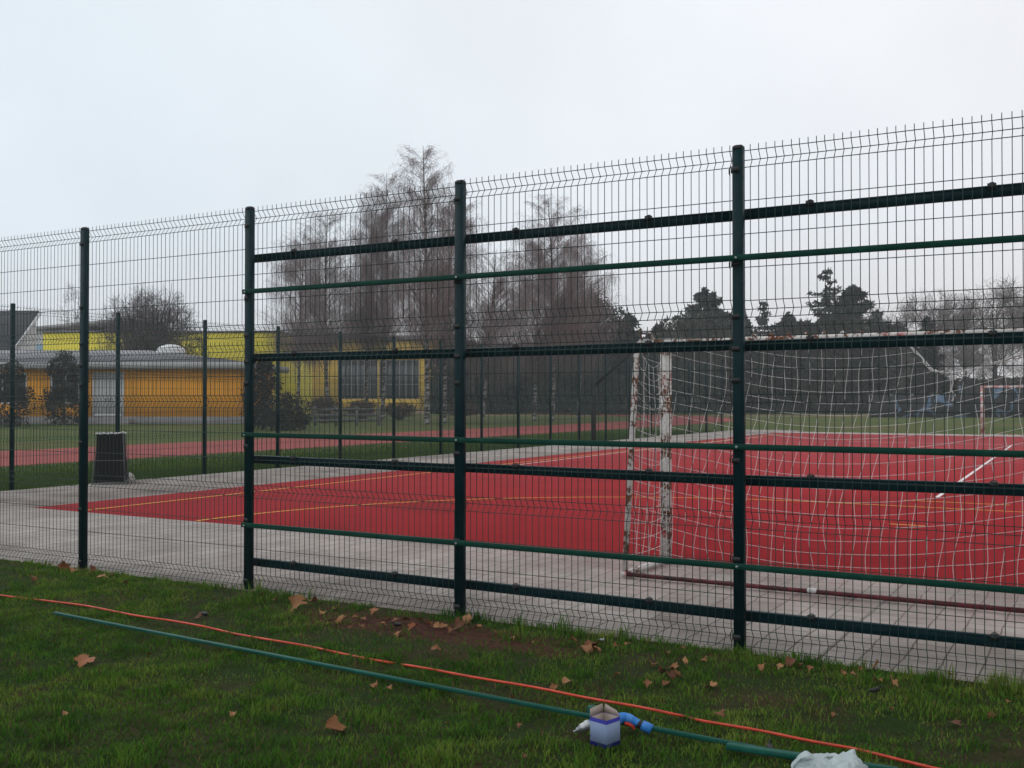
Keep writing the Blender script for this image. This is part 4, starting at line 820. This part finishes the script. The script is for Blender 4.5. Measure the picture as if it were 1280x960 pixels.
def leaf(u, v, wpx, label, group=None, tilt=.25, mi=None, curl=1.0):
    g = np.random.default_rng(int(u * 7 + v)); mi = int(g.integers(0, 7)) if mi is None else mi; src = LM[mi]
    o = src if not used[mi] else src.copy()
    if used[mi]: COL.objects.link(o)
    used[mi] = True; p = on(u, v); Z = F * EYE / (v - HOR); s = wpx / F * Z * .54
    o.location = (p[0], p[1], p[2] + .010); o.scale = (s, s, s * curl); o.rotation_euler = (g.normal(0, tilt), g.normal(0, tilt), g.uniform(0, 6.28)); tag(o, label, 'leaf', group); return o
GR = {'lp': ('small brown fallen leaf near the foot of the leftmost near post', 'leaves by the leftmost near post'), 'ep': ('brown fallen leaf on the bare earth beside the fence, left of the middle post', 'leaves on the bare earth patch'),
      'mr': ('small brown fallen leaf in the grass between the middle post and the right post', 'leaves between the middle and right posts'), 'rp': ('brown fallen leaf in the grass right of the right post', 'leaves right of the right post'), 'lw': ('tiny brown fallen leaf in the open lawn nearest the viewer', 'small leaves on the open lawn')}
o = leaf(418, 917, 38, 'large curled orange-brown leaf alone on the open lawn', None, .1, 5, 1.5); o.rotation_euler = (.55, .2, R(YAW + 60)); o.location.z += .012
o = leaf(110, 826, 34, 'flat pale tan leaf alone on the left side of the lawn', None, .12, 1, .6)
leaf(378, 762, 30, 'dark orange-brown curled leaf just right of the second near post', None, .3, 2, 1.6); leaf(577, 785, 22, 'brown leaf leaning against the foot of the middle post', None, .9, 3, 1.5); leaf(588, 776, 20, 'upright curled leaf just right of the middle post', None, 1.1, 4, 1.6)
leaf(738, 808, 26, 'pale tan leaf on top of the small leaf pile right of the middle post', None, .3, 5, 1.4); leaf(733, 814, 22, 'lower leaf of the small leaf pile right of the middle post', None, .2, 6, 1.0); leaf(80, 712, 20, 'upright tan leaf left of the leftmost near post', None, .9, 0, 1.4); leaf(988, 833, 20, 'bright orange leaf at the fence just right of the right post', None, .5, 2, 1.2); leaf(1093, 834, 26, 'yellowish tan leaf pressed against the fence at the right', None, .7, 5, 1.1); leaf(1190, 905, 20, 'flat brown leaf alone on the right side of the lawn', None, .15, 1, .6)
for k, lst in {'lp': [(104, 716, 14), (118, 716, 15), (128, 727, 18), (40, 728, 14), (157, 730, 11), (92, 716, 12), (140, 722, 9), (252, 770, 14)],
               'ep': [(392, 756, 18), (432, 778, 20), (444, 776, 12), (470, 767, 16), (487, 777, 12), (508, 779, 14), (536, 783, 14), (546, 786, 14), (452, 787, 9), (563, 791, 14), (420, 762, 10), (330, 748, 12), (345, 752, 9), (402, 768, 14), (416, 781, 16), (458, 776, 15), (478, 786, 13), (497, 779, 15), (518, 787, 17), (527, 776, 12), (555, 784, 15), (500, 795, 13), (440, 788, 11)],
               'mr': [(620, 793, 10), (631, 794, 10), (716, 803, 13), (768, 808, 9), (784, 806, 12), (832, 819, 14), (816, 834, 16), (853, 812, 9), (845, 846, 20), (832, 855, 16), (853, 832, 16), (889, 859, 22), (770, 844, 14), (708, 855, 18), (692, 860, 14), (811, 855, 15), (880, 828, 14), (544, 819, 16), (900, 896, 18), (840, 838, 20), (826, 843, 15), (838, 848, 17), (744, 816, 18), (726, 812, 13), (600, 788, 14), (646, 800, 12), (670, 804, 10)],
               'rp': [(1000, 834, 12), (1012, 838, 12), (1052, 842, 11), (1064, 847, 15), (1097, 857, 16), (1114, 856, 20), (1076, 838, 8), (1238, 894, 14), (1258, 880, 10), (955, 838, 16), (975, 836, 12), (1186, 846, 12)],
               'lw': [(470, 860, 14), (487, 864, 12), (188, 815, 7), (292, 899, 12), (83, 894, 10), (1040, 894, 8), (1110, 892, 9), (650, 905, 10), (560, 900, 8), (655, 945, 9), (640, 870, 8)]}.items():
    for u, v, w in lst: leaf(u, v, w, GR[k][0], GR[k][1], .35, None, 1.2)
# dropped fence fittings
for i, (u, v, lab) in enumerate([(257, 768, 'black fence clip dropped in the grass right of the leftmost near post'), (497, 785, 'black fence clip on the bare earth left of the middle post'), (752, 802, 'grey fence bolt in the grass right of the middle post'), (1092, 869, 'black fence clip in the grass at the right'), (962, 938, 'black fence clip beside the thicker green rail')]):
    b = MB(); b.box(-.03, .03, -.014, .014, 0, .022, .004); b.strands(np.array([(-.03, 0, .015), (-.05, .01, .03), (-.06, .02, .012)]), .005, 6); p = on(u, v); o = b.build('fence_clip' if i != 2 else 'bolt', M['black'] if i != 2 else M['zinc']); o.location = (p[0], p[1], p[2] + .012); o.rotation_euler = (.2, .15, i * 1.3); o.scale = (.6, .6, .6) if i == 2 else (.8, .8, .8); tag(o, lab, 'fitting')
tag(cam); 

# thin winter mist round the place
b = MB(); b.add([(x, y, z) for z in (-1.0, 26.0) for x, y in ((-1100, -1100), (1100, -1100), (1100, 1100), (-1100, 1100))], [[(0, 3, 2, 1), (4, 5, 6, 7), (0, 1, 5, 4), (1, 2, 6, 5), (2, 3, 7, 6), (3, 0, 4, 7)]])
hm = bpy.data.materials.new('mist'); hm.use_nodes = True; ht_ = hm.node_tree; ht_.nodes.clear(); ho = ht_.nodes.new('ShaderNodeOutputMaterial'); hv = ht_.nodes.new('ShaderNodeVolumePrincipled')
hv.inputs['Color'].default_value = (.93, .94, .96, 1); hv.inputs['Density'].default_value = .0009; ht_.links.new(hv.outputs[0], ho.inputs['Volume']); tag(b.build('haze', hm), kind='stuff')
